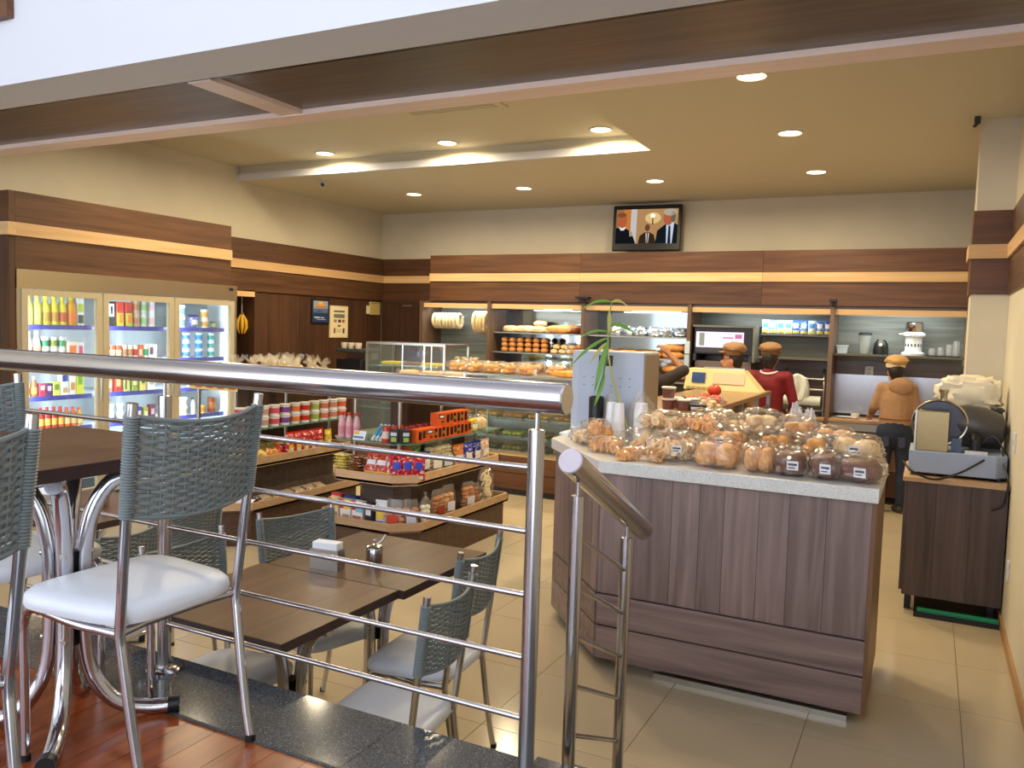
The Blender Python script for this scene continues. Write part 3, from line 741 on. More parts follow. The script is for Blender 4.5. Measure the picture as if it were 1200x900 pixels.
# ================================================================== television
tv = thing('television', 'black flat television mounted high on the back wall', 'television', (-3.27, 10.12, 3.10), R(0))
tv.rotation_euler = (R(-4), 0, R(4))
G().rbox(0, 0, -.287, .875, .06, .575).build('casing', M_BLACK, tv, bevel=.012)
SCR = [(-.385, -.385, .31, .42), ]
B(-.395, .395, -.034, -.0305, -.20, .235).build('screen', emis('screen_tan', (150, 104, 62), 1.0), tv)
def pic(poly, rgb, y, s=1.0, nm='screen_picture'):
    G().add([(x, y, z) for x, z in poly], [tuple(range(len(poly)))]).build(nm, emis('screen_%d_%d_%d' % rgb, rgb, s), tv)
def ell(cx, cz, rx, rz, n=18): return [(cx+rx*cos(2*pi*k/n), cz+rz*sin(2*pi*k/n)) for k in range(n)]
pic([(-.30, -.20), (-.21, -.20), (-.21, .235), (-.30, .235)], (196, 120, 52), -.0345)
pic([(-.205, -.20), (-.125, -.20), (-.125, .235), (-.205, .235)], (196, 190, 186), -.0345)
pic([(-.12, -.20), (.395, -.20), (.395, .235), (-.12, .235)], (176, 134, 88), -.0345)
pic(ell(.08, .12, .10, .07), (225, 190, 130), -.0348); pic(ell(.075, .15, .03, .025), (255, 245, 215), -.0352, 1.4)
pic([(.07, .12), (.085, .12), (.085, .04), (.07, .04)], (70, 46, 28), -.0352)
# officer, man behind, man in suit (plain shapes)
pic([(-.395, -.20), (-.13, -.20), (-.17, -.10), (-.22, -.03), (-.30, .01), (-.395, .0)], (20, 22, 26), -.0355)
pic([(-.36, .02), (-.26, .01), (-.29, -.03), (-.33, -.03)], (225, 225, 225), -.0358)
pic(ell(-.315, .095, .062, .095), (178, 92, 60), -.036); pic(ell(-.32, .165, .06, .03), (120, 74, 50), -.0364)
pic([(-.22, -.03), (-.18, -.05), (-.17, -.10), (-.21, -.11)], (170, 150, 120), -.0359)
pic([(-.10, -.20), (.13, -.20), (.10, -.09), (.05, -.06), (-.02, -.06), (-.08, -.10)], (52, 38, 28), -.0355)
pic(ell(.015, -.0, .032, .045), (110, 66, 46), -.0358); pic([(-.005, -.07), (.04, -.07), (.03, -.19), (.005, -.19)], (210, 205, 200), -.0358); pic([(.01, -.07), (.024, -.07), (.024, -.19), (.01, -.19)], (24, 24, 26), -.036)
pic([(.12, -.20), (.395, -.20), (.395, .03), (.33, .06), (.24, .04), (.14, -.04)], (22, 26, 32), -.0362)
pic([(.25, .05), (.35, .08), (.33, -.20), (.26, -.20)], (196, 206, 226), -.0365); pic([(.28, .02), (.305, .02), (.315, -.20), (.275, -.20)], (30, 34, 48), -.0368)
pic(ell(.275, .125, .065, .10), (176, 96, 64), -.037); pic(ell(.295, .19, .085, .045), (176, 164, 150), -.0374); pic(ell(.335, .13, .03, .07), (110, 96, 82), -.0374)
G().rbox(0, .05, -.08, .12, .08, .16).build('wall_bracket', M_BLACK, tv)

# ================================================================== pictures on the panelled wall
def frame(name, y0, y1, z0, z1, label, cat, fm, paper, pics, fw=.02):
    t = thing(name, label, cat, (XL+.036, (y0+y1)/2, (z0+z1)/2)); w, h = (y1-y0)/2, (z1-z0)/2
    B(0, .014, -w, w, -h, h).build('frame', fm, t)
    B(.014, .016, -w+fw, w-fw, -h+fw, h-fw).build('print', paper, t)
    for k, (a, b, c_, d_, rgb) in enumerate(pics):
        B(.016, .0168+.0002*k, -w+2*w*a, -w+2*w*b, -h+2*h*c_, -h+2*h*d_).build('printed_patch', mat('ink_%d_%d_%d' % rgb, rgb, .6), t)
frame('wall_poster', 8.66, 9.03, 1.77, 2.105, 'blue poster in a black frame on the panelled wall', 'poster', M_BLACK, mat('poster_navy', (40, 58, 98), .35),
      [(.1, .9, .62, .93, (150, 160, 178)), (.1, .9, .45, .62, (88, 106, 140)), (.3, .7, .72, .82, (220, 150, 60)), (.38, .62, .80, .9, (230, 180, 80)), (.2, .85, .66, .71, (190, 110, 50)), (.15, .45, .24, .28, (220, 225, 232)), (.5, .7, .24, .27, (220, 225, 232)), (.3, .8, .17, .19, (190, 200, 215)), (.3, .55, .5, .53, (40, 44, 70))])
frame('wall_poster', 9.045, 9.44, 1.585, 2.03, 'cream framed notice with small photographs on the panelled wall', 'poster', mat('cream_frame', (226, 206, 160), .5), mat('cream_paper', (232, 218, 180), .6),
      [(.2, .8, .80, .85, (70, 84, 100)), (.2, .8, .62, .74, (120, 118, 104)), (.2, .36, .48, .57, (170, 120, 80)), (.44, .6, .48, .57, (60, 60, 66)), (.66, .8, .48, .57, (190, 70, 50)), (.42, .58, .34, .40, (130, 90, 60)), (.2, .3, .14, .30, (140, 90, 60)), (.7, .8, .14, .30, (110, 40, 50)), (.36, .64, .16, .28, (214, 196, 140))])
frame('wall_notice', 9.95, 10.20, 1.93, 2.12, 'small yellowed paper notice pinned near the back corner', 'notice', mat('yellow_paper', (206, 182, 116), .7), mat('yellow_paper2', (196, 172, 104), .7), [(.1, .9, .86, .92, (120, 110, 80))], .008)
frame('wall_notice', 9.88, 9.95, 1.94, 2.06, 'tiny cream paper slip pinned beside the yellowed notice', 'notice', mat('cream_paper', (232, 218, 180), .6), mat('cream_paper', (232, 218, 180), .6), [(.2, .8, .86, .9, (150, 130, 100))], .006)
# ================================================================== goods: kinds (built once, copied)
KC = {}
def cached(f):
    def w(*a):
        k = (f.__name__, a)
        if k not in KC: KC[k] = f(*a)
        return KC[k]
    return w
def C_(rgb, rough=.45): return mat('c_%d_%d_%d' % tuple(rgb), rgb, rough)
def P_(rgb, sc=55):
    """busy printed film: the pack's colour broken by darker and paler blotches"""
    nm = 'print_%d_%d_%d_%d' % (*rgb, sc)
    if nm in MATS: return MATS[nm]
    m, t, b = nt(nm); tc = t.nodes.new('ShaderNodeTexCoord'); n = t.nodes.new('ShaderNodeTexNoise'); n.inputs['Scale'].default_value = sc; n.inputs['Detail'].default_value = 2
    oi = t.nodes.new('ShaderNodeObjectInfo'); ad = t.nodes.new('ShaderNodeVectorMath'); ad.operation = 'ADD'
    t.links.new(tc.outputs['Object'], ad.inputs[0]); t.links.new(oi.outputs['Random'], ad.inputs[1]); t.links.new(ad.outputs[0], n.inputs[0])
    rp = t.nodes.new('ShaderNodeValToRGB'); e = rp.color_ramp.elements; c = srgb(rgb)
    e[0].position = .36; e[0].color = (*[v*.35 for v in c], 1); e[1].position = .43; e[1].color = (*c, 1)
    q = e.new(.57); q.color = (*c, 1); q = e.new(.62); q.color = (*[.3*v+.62*w for v, w in zip(c, (1, .96, .85))], 1)
    t.links.new(n.outputs['Fac'], rp.inputs[0]); t.links.new(rp.outputs[0], b.inputs['Base Color']); b.inputs['Roughness'].default_value = .3
    MATS[nm] = m; return m
def patch(w, h, y, a, b, c, d, rgb, nm='label'):
    return (nm, B(-w/2+w*a, -w/2+w*b, y-.0012, y, h*c, h*d).mesh(nm, C_(rgb)), None)
@cached
def carton(w, d, h, rgb, pats=()):
    p = [('box', B(-w/2, w/2, -d/2, d/2, 0, h).mesh('box', C_(rgb), bevel=.002, seg=1), None)]
    for k, q in enumerate(pats): p.append(patch(w, h, -d/2-.0012*k, *q))
    return p
@cached
def bottle(r, h, liq, cap, lab, neck=.45):
    p = [('bottle_body', G().lathe([(r*.9, 0), (r, .01), (r, h*.55), (r*.85, h*.70), (r*neck, h*.84), (r*neck, h*.9)], 14).mesh('bottle_body', C_(liq, .15), True), None),
         ('cap', G().lathe([(r*neck*1.12, h*.89), (r*neck*1.12, h)], 12).mesh('cap', C_(cap), True), None)]
    if lab: p.append(('label', G().lathe([(r*1.02, h*.14), (r*1.02, h*.46)], 14, cap=False).mesh('label', C_(lab), True), None))
    return p
@cached
def tin(r, h, rgb, lab):
    return [('can_body', G().lathe([(r*.92, 0), (r, .006), (r, h-.008), (r*.9, h)], 14).mesh('can_body', C_(rgb, .25), True), None),
            ('label', G().lathe([(r*1.015, h*.25), (r*1.015, h*.7)], 14, cap=False).mesh('label', C_(lab), True), None)]
@cached
def tub(r, h, rgb, lid, lab):
    return [('tub_body', G().lathe([(r*.82, 0), (r*.97, h*.86)], 16).mesh('tub_body', C_(rgb, .3), True), None),
            ('lid', G().lathe([(r, h*.84), (r*1.03, h*.86), (r*1.03, h*.97), (r*.9, h)], 16).mesh('lid', C_(lid, .3), True), None),
            ('label', G().lathe([(r*.885, h*.2), (r*.955, h*.7)], 16, cap=False).mesh('label', C_(lab), True), None)]
@cached
def clear_tub(r, h, fill, lid):
    return [('filling', G().lathe([(r*.8, .002), (r*.9, h*.78)], 16).mesh('filling', C_(fill, .3), True), None),
            ('tub_wall', G().lathe([(r*.83, 0), (r*.95, h*.86)], 16, cap=False).mesh('tub_wall', M_CELLO, True), None),
            ('lid', G().lathe([(r, h*.84), (r*1.03, h*.86), (r*1.03, h*.96), (r*.9, h)], 16).mesh('lid', C_(lid, .3), True), None)]
def pouch_g(w, h, d, seed=1, nx=8, nz=10):
    g = G(); n = nx; vs = []
    for side in (-1, 1):
        for i in range(nz+1):
            for j in range(nx+1):
                u, v = j/nx*2-1, i/nz*2-1
                t = d/2*max(0, (1-abs(u)**3.2))*max(0, (1-abs(v)**5))**.8
                t *= 1+.25*noise.noise(Vector((u*3+seed, v*3, side*2.1+seed)))
                k = 1-.06*(1-abs(v))*abs(u)
                vs.append((u*w/2*k, side*t, (v+1)/2*h))
    fs = []; m = (nx+1)*(nz+1)
    for s_ in (0, 1):
        for i in range(nz):
            for j in range(nx):
                a = s_*m+i*(nx+1)+j; q = (a, a+1, a+nx+2, a+nx+1); fs.append(q if s_ == 0 else q[::-1])
    return g.add(vs, fs)
@cached
def pouch(w, h, d, rgb, pats=(), seed=1):
    p = [('pouch_body', pouch_g(w, h, d, seed).mesh('pouch_body', P_(rgb), True), None),
         ('crimp', B(-w/2, w/2, -.0015, .0015, h-.004, h+.012).mesh('crimp', C_(rgb, .28)), None)]
    for k, (a, b, c, e, col) in enumerate(pats):
        nn = 6; vs = []; 
        for i in range(nn+1):
            for j in range(nn+1):
                u = (a+(b-a)*j/nn)*2-1; v = (c+(e-c)*i/nn)*2-1
                t = d/2*max(0, (1-abs(u)**3.2))*max(0, (1-abs(v)**5))**.8*(1+.25*noise.noise(Vector((u*3+seed, v*3, -2.1+seed))))
                kk = 1-.06*(1-abs(v))*abs(u)
                vs.append((u*w/2*kk, -t-.002-.001*k, (v+1)/2*h))
        fs = [(i*(nn+1)+j, i*(nn+1)+j+1, (i+1)*(nn+1)+j+1, (i+1)*(nn+1)+j) for i in range(nn) for j in range(nn)]
        p.append(('label', G().add(vs, fs).mesh('label', C_(col), True), None))
    return p
def wrapper_mesh(w, d, h, seed, amp=.28):
    g = G().ball((0, 0, h*.5), (w/2, d/2, h*.52), 30, 18, amp*1.1, seed, 40, .72)
    g.v = [(x, y, max(z, .001)) for x, y, z in g.v]
    return g.mesh('wrapper', M_CELLO, True)
M_CRUST = mat('golden_crust', (226, 168, 106), .55, noise_amt=.28, nscale=28)
M_CRUSTP = mat('pale_crust', (240, 206, 160), .55, noise_amt=.2, nscale=30)
M_CRUSTD = mat('dark_crust', (112, 66, 44), .5, noise_amt=.3, nscale=25)
M_DOUGH = mat('pale_dough', (232, 214, 170), .6, noise_amt=.12, nscale=30)
M_GOLD = mat('golden_pastry', (214, 150, 66), .5, noise_amt=.3, nscale=40)
M_TAG = mat('white_sticker', (238, 240, 246), .5)
M_INK = mat('sticker_ink', (62, 66, 84), .6)
def sticker(w, h, y, z, rx=0, x=0):
    M = Matrix.Translation((x, y, z)) @ Matrix.Rotation(R(rx), 4, 'X')
    return [('sticker', B(-w/2, w/2, -.001, 0, -h/2, h/2).xf(M).mesh('sticker', M_TAG), None),
            ('sticker_print', B(-w*.38, w*.38, -.002, -.001, h*.02, h*.24).box(-w*.38, w*.2, -.002, -.001, -h*.3, -h*.18).xf(M).mesh('sticker_print', M_INK), None)]
@cached
def loaf_bag(w, d, h, tone, lab, seed):
    m = {'g': M_CRUST, 'p': M_CRUSTP, 'd': M_CRUSTD}[tone]
    p = []
    if tone == 'd': p.append(('bread', G().ball((0, 0, h*.42), (w*.44, d*.44, h*.42), 16, 10, .12, seed, 10, .75).floor0(.002).mesh('bread', m, True), None))
    else:
        for k in range(2):
            p.append(('bread', G().ball(((k-.5)*w*.42, 0, h*.42), (w*.24, d*.43, h*.40), 12, 9, .12, seed+k, 10, .8).floor0(.002).mesh('bread', m, True), None))
    p.append(('wrapper', wrapper_mesh(w, d, h, seed), None))
    if lab: p += sticker(.052, .046, -d*.47, h*.42, 12, w*.08)
    return p
@cached
def roll_bag(w, d, h, tone, n, lab, seed):
    """bag of small rolls heaped inside a clear wrapper"""
    random.seed(seed); m = {'g': M_CRUST, 'p': M_CRUSTP, 'o': M_GOLD}[tone]; p = []
    for k in range(n):
        a = 2*pi*k/n + random.random()*.6; r = .55 if k % 3 else .12; lv = (k % 2)*.30
        p.append(('roll', G().ball((cos(a)*r*w*.42, sin(a)*r*d*.42, h*(.27+lv)), (w*.17, d*.19, h*.22), 10, 7, .15, seed+k, 10, .85, a).floor0(.002).mesh('roll', m, True), None))
    p.append(('wrapper', wrapper_mesh(w, d, h, seed+9, .34), None))
    if lab: p += sticker(.05, .045, -d*.47, h*.52, 25, 0)
    return p
@cached
def curl_bag(w, d, h, tone, n, lab, seed):
    """clear bag of hollow curled pastries"""
    random.seed(seed); m = {'g': M_CRUST, 'p': M_CRUSTP}[tone]; p = []
    for k in range(n):
        x = (random.random()-.5)*w*.66; y = (random.random()-.5)*d*.55; z = h*(.22+.42*(k/n)); a = random.random()*pi
        c_, s_ = cos(a), sin(a); L = w*.20; g = G()
        for t in range(3):
            rr = .018+.006*t
            pts = [(x+c_*(-L+L*.7*t)+rr*cos(q)*-s_, y+s_*(-L+L*.7*t)+rr*cos(q)*c_, z+rr*sin(q)) for q in [2*pi*i/10 for i in range(11)]]
            g.tube(pts, .009, 7)
        g.tube([(x-c_*L, y-s_*L, z), (x+c_*L, y+s_*L, z)], [.014, .022], 10)
        p.append(('pastry', g.floor0(.003).mesh('pastry', m, True), None))
    p.append(('wrapper', wrapper_mesh(w, d, h, seed+3, .32), None))
    if lab: p += sticker(.05, .045, -d*.46, h*.5, 30, .02)
    return p
@cached
def stand_bag(w, d, h, fill, lab, seed, twist=1):
    """tall clear bag of biscuits, twisted or folded at the top"""
    random.seed(seed); p = []; rows = max(3, int(h*(.66 if twist else .82)/.026)); g = G()
    for i in range(rows):
        for j in range(2):
            g.ball(((j-.5)*w*.46+random.uniform(-.006, .006), random.uniform(-.3, .3)*d*.4, .017+i*.026), (w*.26, d*.38, .0165), 8, 5, .25, seed+i*2+j, 8)
    p.append(('biscuits', g.floor0(.002).mesh('biscuits', mat('bisc_%d_%d_%d' % fill, fill, .6, noise_amt=.3, nscale=35), True), None))
    zs = [(1, 0), (1.03, h*.4), (.96, h*.7), (.55, h*.82), (.12, h*.88), (.4, h*1.0)] if twist else [(1, 0), (1.03, h*.5), (.95, h*.8), (.8, h)]
    n = 14; q = G(); rings = []
    for k, z in zs:
        for j in range(n):
            a = 2*pi*j/n; c_, s_ = cos(a), sin(a)
            q.v.append((math.copysign(abs(c_)**.6, c_)*w*.52*k, math.copysign(abs(s_)**.6, s_)*d*.52*(k if twist else k*(1-.75*(z/h)**3)), z))
    for i in range(len(zs)-1):
        for j in range(n): q.f.append((i*n+j, i*n+(j+1) % n, (i+1)*n+(j+1) % n, (i+1)*n+j)); q.m.append(0)
    p.append(('wrapper', q.mesh('wrapper', M_CELLO, True), None))
    if lab: p.append(('label', B(-w*.3, w*.3, -d*.55, -d*.53, h*.22, h*.5).mesh('label', C_(lab)), None))
    return p

# ================================================================== fridge contents
DN = ('beside the brown end panel', 'in the middle', 'beside the bananas')
SN = ('top', 'second', 'third', 'fourth')
FRONT = R(90)
def frow(door, shelf, items, depth=-6.79, step=None):
    """items: list of (name, kind, label, category, width, n high); laid out along the shelf"""
    ya, yb = DOORS[door]; ya += .062; yb -= .062
    tot = sum(i[4] for i in items); gap = (yb-ya-tot)/max(1, len(items)) ; y = ya+gap/2
    for nm, kd, lb, ct_, w, nh in items:
        hh = max(v.co.z for q in kd for v in q[1].vertices); zs = min(1.22, .255/(hh*nh)); hh *= zs
        for k in range(nh):
            place(nm, kd, '%s, %s fridge shelf, door %s' % (lb, SN[shelf], DN[door]), ct_, (depth, y+w/2, SHZ[shelf]+k*(hh+.0005)), FRONT, '%s goods %s' % (SN[shelf], DN[door]), (1, 1, zs))
        y += w+gap
def bt(l, c, lb, col, r=.038, h=.205): return ('juice_bottle', bottle(r, h, l, c, lb), col+' juice bottle', 'bottle', r*2+.004, 1)
def cn(rgb, pats, col, w=.07, d=.06, h=.19, nh=1): return ('drink_carton', carton(w, d, h, rgb, pats), col+' carton', 'carton', w, nh)
def tb(rgb, lid, lab, col, r=.036, h=.085, nh=1): return ('yogurt_tub', tub(r, h, rgb, lid, lab), col+' tub', 'tub', r*2.08, nh)
def tn(rgb, lab, col, r=.032, h=.11, nh=1): return ('drink_can', tin(r, h, rgb, lab), col+' can', 'can', r*2.02, nh)
YG, PG, OJ = (222, 206, 70), (196, 196, 96), (222, 150, 40)
def FR():
    frow(0, 0, [bt((236, 206, 40), (240, 200, 30), (240, 236, 200), 'bright yellow'), bt(PG, (206, 160, 90), None, 'pale green'), bt(PG, (206, 160, 90), None, 'pale green'),
                bt(YG, (226, 210, 60), (190, 140, 60), 'yellow green'), bt(YG, (226, 210, 60), (190, 140, 60), 'yellow green'), bt(YG, (226, 210, 60), (196, 90, 60), 'yellow red'), bt(OJ, (206, 200, 40), (230, 120, 50), 'orange', .046, .215),
                cn((232, 238, 236), ((.1, .9, .5, .8, (196, 206, 60)), (.1, .9, .1, .4, (40, 60, 60))), 'white and lime', .066, .06, .2)])
    frow(0, 1, [bt((190, 50, 150), (60, 70, 190), (50, 60, 180), 'magenta', .034, .215), bt((232, 210, 214), (240, 240, 244), (206, 150, 170), 'pale pink', .034, .22), bt((238, 220, 200), (240, 240, 244), (226, 170, 110), 'cream', .034, .22),
                tb((228, 236, 232), (236, 240, 244), (50, 140, 100), 'green labelled', nh=2), tb((228, 236, 232), (236, 240, 244), (130, 140, 60), 'olive labelled', nh=2), tb((228, 236, 232), (236, 240, 244), (40, 150, 110), 'teal labelled', nh=2),
                cn((244, 226, 214), ((.2, .8, .35, .8, (226, 120, 70)), (.1, .9, .05, .2, (90, 110, 120))), 'orange and white', .10, .07, .135), cn((236, 232, 240), ((.2, .8, .3, .8, (200, 60, 120)),), 'white and pink', .06, .06, .13)])
    frow(0, 2, [bt((150, 110, 60), (236, 230, 220), (206, 170, 60), 'small brown', .026, .14), bt((226, 200, 130), (60, 40, 30), (190, 60, 60), 'small cream', .026, .14), bt((140, 96, 60), (236, 230, 220), (196, 160, 70), 'small tan', .026, .14),
                cn((210, 60, 90), ((.2, .8, .5, .85, (240, 236, 230)),), 'small pink', .055, .05, .09, 1), cn((90, 50, 110), ((.2, .8, .4, .8, (220, 200, 230)),), 'small purple', .055, .05, .09, 1), cn((226, 220, 110), ((.2, .8, .4, .8, (120, 160, 60)),), 'small lime', .065, .05, .1, 1),
                cn((236, 238, 244), ((.15, .85, .55, .8, (60, 80, 180)), (.2, .8, .1, .3, (230, 180, 120))), 'white and blue', .07, .06, .18), cn((240, 240, 240), ((.2, .8, .2, .5, (226, 150, 60)),), 'plain white', .06, .06, .18), cn((226, 224, 60), ((.2, .8, .4, .8, (120, 170, 60)),), 'yellow and green', .07, .06, .18)])
    frow(0, 3, [('snack_pouch', pouch(.09, .12, .05, (226, 200, 30), ((.2, .8, .3, .7, (240, 236, 200)),)), 'yellow pouch', 'pouch', .09, 1), ('snack_pouch', pouch(.09, .11, .05, (232, 206, 40), ((.2, .8, .3, .7, (200, 60, 50)),), 2), 'yellow and red pouch', 'pouch', .09, 1)] +
         [bt((200, 50, 40), (206, 40, 40), (240, 190, 80), 'red', .028, .15) for _ in range(4)] + [bt((226, 110, 40), (220, 60, 40), (244, 214, 150), 'amber', .028, .14) for _ in range(2)] + [bt((236, 170, 60), (220, 60, 40), (244, 214, 150), 'honey', .028, .13)])
    frow(1, 0, [cn((30, 36, 40), ((.15, .85, .45, .9, (206, 196, 60)),), 'black and yellow'), cn((28, 40, 44), ((.15, .85, .4, .9, (230, 236, 236)), (.3, .7, .5, .8, (30, 50, 80))), 'black and white'),
                cn((206, 60, 50), ((.0, 1, .0, .55, (176, 200, 70)), (.3, .9, .15, .5, (230, 140, 60))), 'red and lime'), cn((206, 60, 50), ((.0, 1, .0, .55, (186, 206, 80)), (.3, .9, .15, .5, (230, 140, 60))), 'red and lime'),
                tn((200, 170, 140), (190, 120, 90), 'tan', nh=2), tn((206, 214, 206), (150, 200, 130), 'pale green', nh=2), tn((240, 238, 240), (240, 200, 210), 'pale pink', .034, .11, 2)])
    frow(1, 1, [tn((206, 80, 50), (236, 190, 150), 'rust red', .034, .105) for _ in range(4)] + [tn((226, 210, 190), (170, 120, 90), 'cream and brown', .032, .11) for _ in range(2)] +
         [tn((226, 226, 226), (196, 50, 50), 'white and red', .03, .11), tn((230, 96, 60), (240, 190, 160), 'orange', .03, .11), tn((236, 240, 238), (40, 160, 110), 'white and green', .03, .11), cn((240, 240, 246), ((.1, .5, .3, .8, (120, 60, 130)),), 'white and violet', .09, .06, .115)])
    frow(1, 2, [cn((120, 60, 40), ((.2, .8, .3, .7, (220, 200, 170)),), 'small brown', .055, .05, .12), cn((170, 110, 80), ((.2, .8, .3, .7, (240, 230, 210)),), 'tan', .055, .05, .12), cn((206, 50, 50), ((.2, .8, .3, .75, (236, 180, 120)),), 'red', .07, .05, .14),
                cn((206, 206, 130), ((.1, .4, .1, .9, (90, 110, 50)),), 'pale olive', .06, .05, .15), cn((150, 170, 70), ((.2, .8, .3, .7, (230, 230, 200)),), 'green', .06, .05, .15), cn((236, 214, 120), ((.2, .8, .4, .8, (80, 130, 60)),), 'buttery yellow', .06, .05, .14), cn((244, 244, 240), ((.2, .8, .3, .5, (180, 190, 200)),), 'plain white', .08, .05, .14)])
    frow(1, 3, [tb((190, 210, 150), (230, 240, 230), (120, 160, 70), 'green', .034, .08, 2), tb((236, 240, 244), (240, 244, 248), (190, 200, 210), 'white', .04, .07, 2), tb((236, 240, 244), (240, 244, 248), (190, 200, 210), 'white', .04, .07, 2), tb((236, 240, 244), (240, 244, 248), (150, 160, 190), 'white grey', .04, .07, 1),
                cn((60, 80, 170), ((.2, .8, .3, .7, (230, 230, 240)),), 'blue', .06, .05, .1), cn((206, 190, 60), ((.2, .8, .3, .7, (240, 240, 220)),), 'yellow', .05, .05, .09), cn((140, 50, 90), ((.2, .8, .3, .7, (230, 200, 220)),), 'plum', .06, .05, .11)])
    frow(2, 0, [tb((150, 190, 220), (220, 236, 246), (70, 130, 190), 'sky blue', .042, .095, 2), tb((220, 232, 240), (236, 244, 250), (110, 160, 210), 'pale blue', .036, .095, 2),
                ('snack_pouch', pouch(.13, .10, .06, (40, 60, 170), ((.2, .8, .3, .7, (220, 226, 240)),), 3), 'deep blue pouch', 'pouch', .13, 1), tb((236, 226, 200), (240, 236, 226), (226, 170, 80), 'cream', .04, .08, 2), tb((120, 140, 80), (90, 120, 70), (200, 206, 170), 'moss green', .03, .06, 1)])
    frow(2, 1, [tb((236, 230, 230), (206, 60, 50), (206, 60, 60), 'red lidded', .038, .055, 4), tb((200, 220, 236), (226, 240, 250), (60, 120, 190), 'light blue', .038, .085, 3), tb((120, 180, 220), (214, 236, 248), (40, 120, 190), 'blue', .04, .085, 3), tb((200, 232, 232), (226, 244, 246), (40, 160, 160), 'teal', .036, .085, 3)])
    frow(2, 2, [cn((226, 180, 70), ((.2, .8, .3, .7, (240, 220, 160)),), 'amber', .06, .05, .10), tb((236, 240, 244), (240, 244, 248), (200, 206, 210), 'white', .045, .06, 1), tb((236, 240, 244), (240, 244, 248), (200, 206, 210), 'white', .045, .06, 1)])
    frow(2, 3, [tb((236, 240, 238), (240, 244, 248), (170, 200, 180), 'pale', .044, .075, 2), tb((236, 240, 238), (240, 244, 248), (180, 170, 150), 'off white', .044, .075, 2), bt((240, 240, 240), (30, 30, 30), None, 'white', .026, .14), tb((230, 180, 70), (240, 200, 90), (200, 130, 40), 'amber', .04, .07, 1), tn((150, 70, 30), (190, 110, 50), 'brown', .04, .13)])
FR()

# ================================================================== snack stand by the tables (A)
def ga(x, y, z): return (GA[0]+x, GA[1]+y, z)
GS = 1.18
ZL, ZM, Z3, Z4 = .2875, .6285, .9175, 1.2805
gl = 'goods on the lower tray of the nearer snack stand'; gm = 'goods on the upper tray of the nearer snack stand'; g3 = 'goods on the glass shelf of the nearer snack stand'
crk = [((222, 200, 170), ((.0, .38, .62, 1, (196, 40, 44)), (.38, 1, .62, 1, (240, 190, 50)), (.4, .9, .1, .45, (190, 140, 90)))), ((232, 226, 220), ((.0, .38, .62, 1, (196, 40, 44)), (.38, 1, .62, 1, (240, 196, 60)), (.3, .9, .1, .4, (180, 140, 100)))),
       ((236, 232, 232), ((.0, .38, .62, 1, (186, 30, 50)), (.4, 1, .55, .95, (120, 186, 226)), (.1, .9, .12, .4, (190, 110, 90))))]
crn = ('orange sided cracker box with yellow patch', 'white cracker box with yellow patch', 'white cracker box with sky blue patch')
for k in range(3):
    place('cracker_box', carton(.085, .045, .155, *crk[k]), crn[k] + ' on the lower maple tray', 'box', ga(-.71+k*.112, .06, ZL), R(-3), gl)
place('cracker_box', carton(.085, .045, .17, (200, 60, 60), ((.1, .9, .5, .9, (236, 236, 236)),)), 'red and white cracker box behind the orange sided box', 'box', ga(-.745, .135, ZL), R(-4), gl)
place('cracker_box', carton(.10, .045, .165, (50, 70, 130), ((.1, .9, .5, .9, (220, 180, 90)),)), 'blue topped cracker box at the back of the cracker row', 'box', ga(-.61, .135, ZL), R(-4), gl)
place('cracker_box', carton(.05, .045, .15, (50, 44, 60), ((.1, .9, .5, .9, (220, 220, 226)),)), 'narrow black cracker box at the end of the cracker row', 'box', ga(-.385, .062, ZL), R(-3), gl)
place('biscuit_bag', pouch(.085, .165, .05, (226, 230, 238), ((.15, .85, .35, .65, (236, 200, 90)), (.2, .8, .12, .3, (110, 130, 190))), 4), 'white pouch with yellow moon patch on the lower maple tray', 'pouch', ga(-.295, .075, ZL), R(5), gl)
place('biscuit_bag', stand_bag(.13, .06, .19, (206, 140, 96), (200, 70, 50), 5, 0), 'wide clear bag of tan biscuits with red label, lower tray corner', 'biscuit bag', ga(-.19, .09, ZL), R(8), gl)
place('biscuit_bag', stand_bag(.10, .06, .19, (186, 116, 76), (200, 206, 220), 6, 0), 'clear bag of brown biscuits with pale label, lower tray corner', 'biscuit bag', ga(-.10, .165, ZL), R(42), gl)
RB = R(80)
place('biscuit_bag', stand_bag(.075, .055, .22, (236, 226, 196), None, 7, 1), 'slim twisted bag of white rusks on the lower tray side', 'biscuit bag', ga(-.06, .30, ZL), RB, gl)
place('biscuit_bag', stand_bag(.12, .06, .21, (176, 110, 60), (150, 60, 40), 8, 0), 'clear bag of dark biscuits with brown label, lower tray side', 'biscuit bag', ga(-.075, .50, ZL), RB, gl)
place('biscuit_bag', stand_bag(.12, .06, .22, (206, 150, 90), (214, 214, 226), 9, 0), 'clear bag of biscuits with white label, lower tray side', 'biscuit bag', ga(-.075, .65, ZL), RB, gl)
place('biscuit_bag', stand_bag(.13, .06, .20, (186, 120, 50), (206, 206, 216), 10, 0), 'clear bag of orange brown biscuits further along the lower tray side', 'biscuit bag', ga(-.075, .96, ZL), RB, gl)
def ring_bag():
    p = []
    random.seed(2)
    for k in range(12):
        g = G(); cx, cz = (random.random()-.5)*.07, .03+k*.017; a = random.random()*3
        pts = [(cx+.026*cos(q), .012*sin(a+k)+.006*sin(q*2), cz+.026*sin(q)) for q in [2*pi*i/12 for i in range(12)]]
        g.tube(pts, .008, 7, closed=True); p.append(('ring_biscuit', g.mesh('ring_biscuit', M_DOUGH, True), None))
    p.append(('wrapper', wrapper_mesh(.15, .07, .25, 4, .2), None)); return p
place('biscuit_bag', ring_bag(), 'clear bag of pale ring biscuits at the end of the lower tray', 'biscuit bag', ga(-.08, 1.27, ZL), RB, gl)
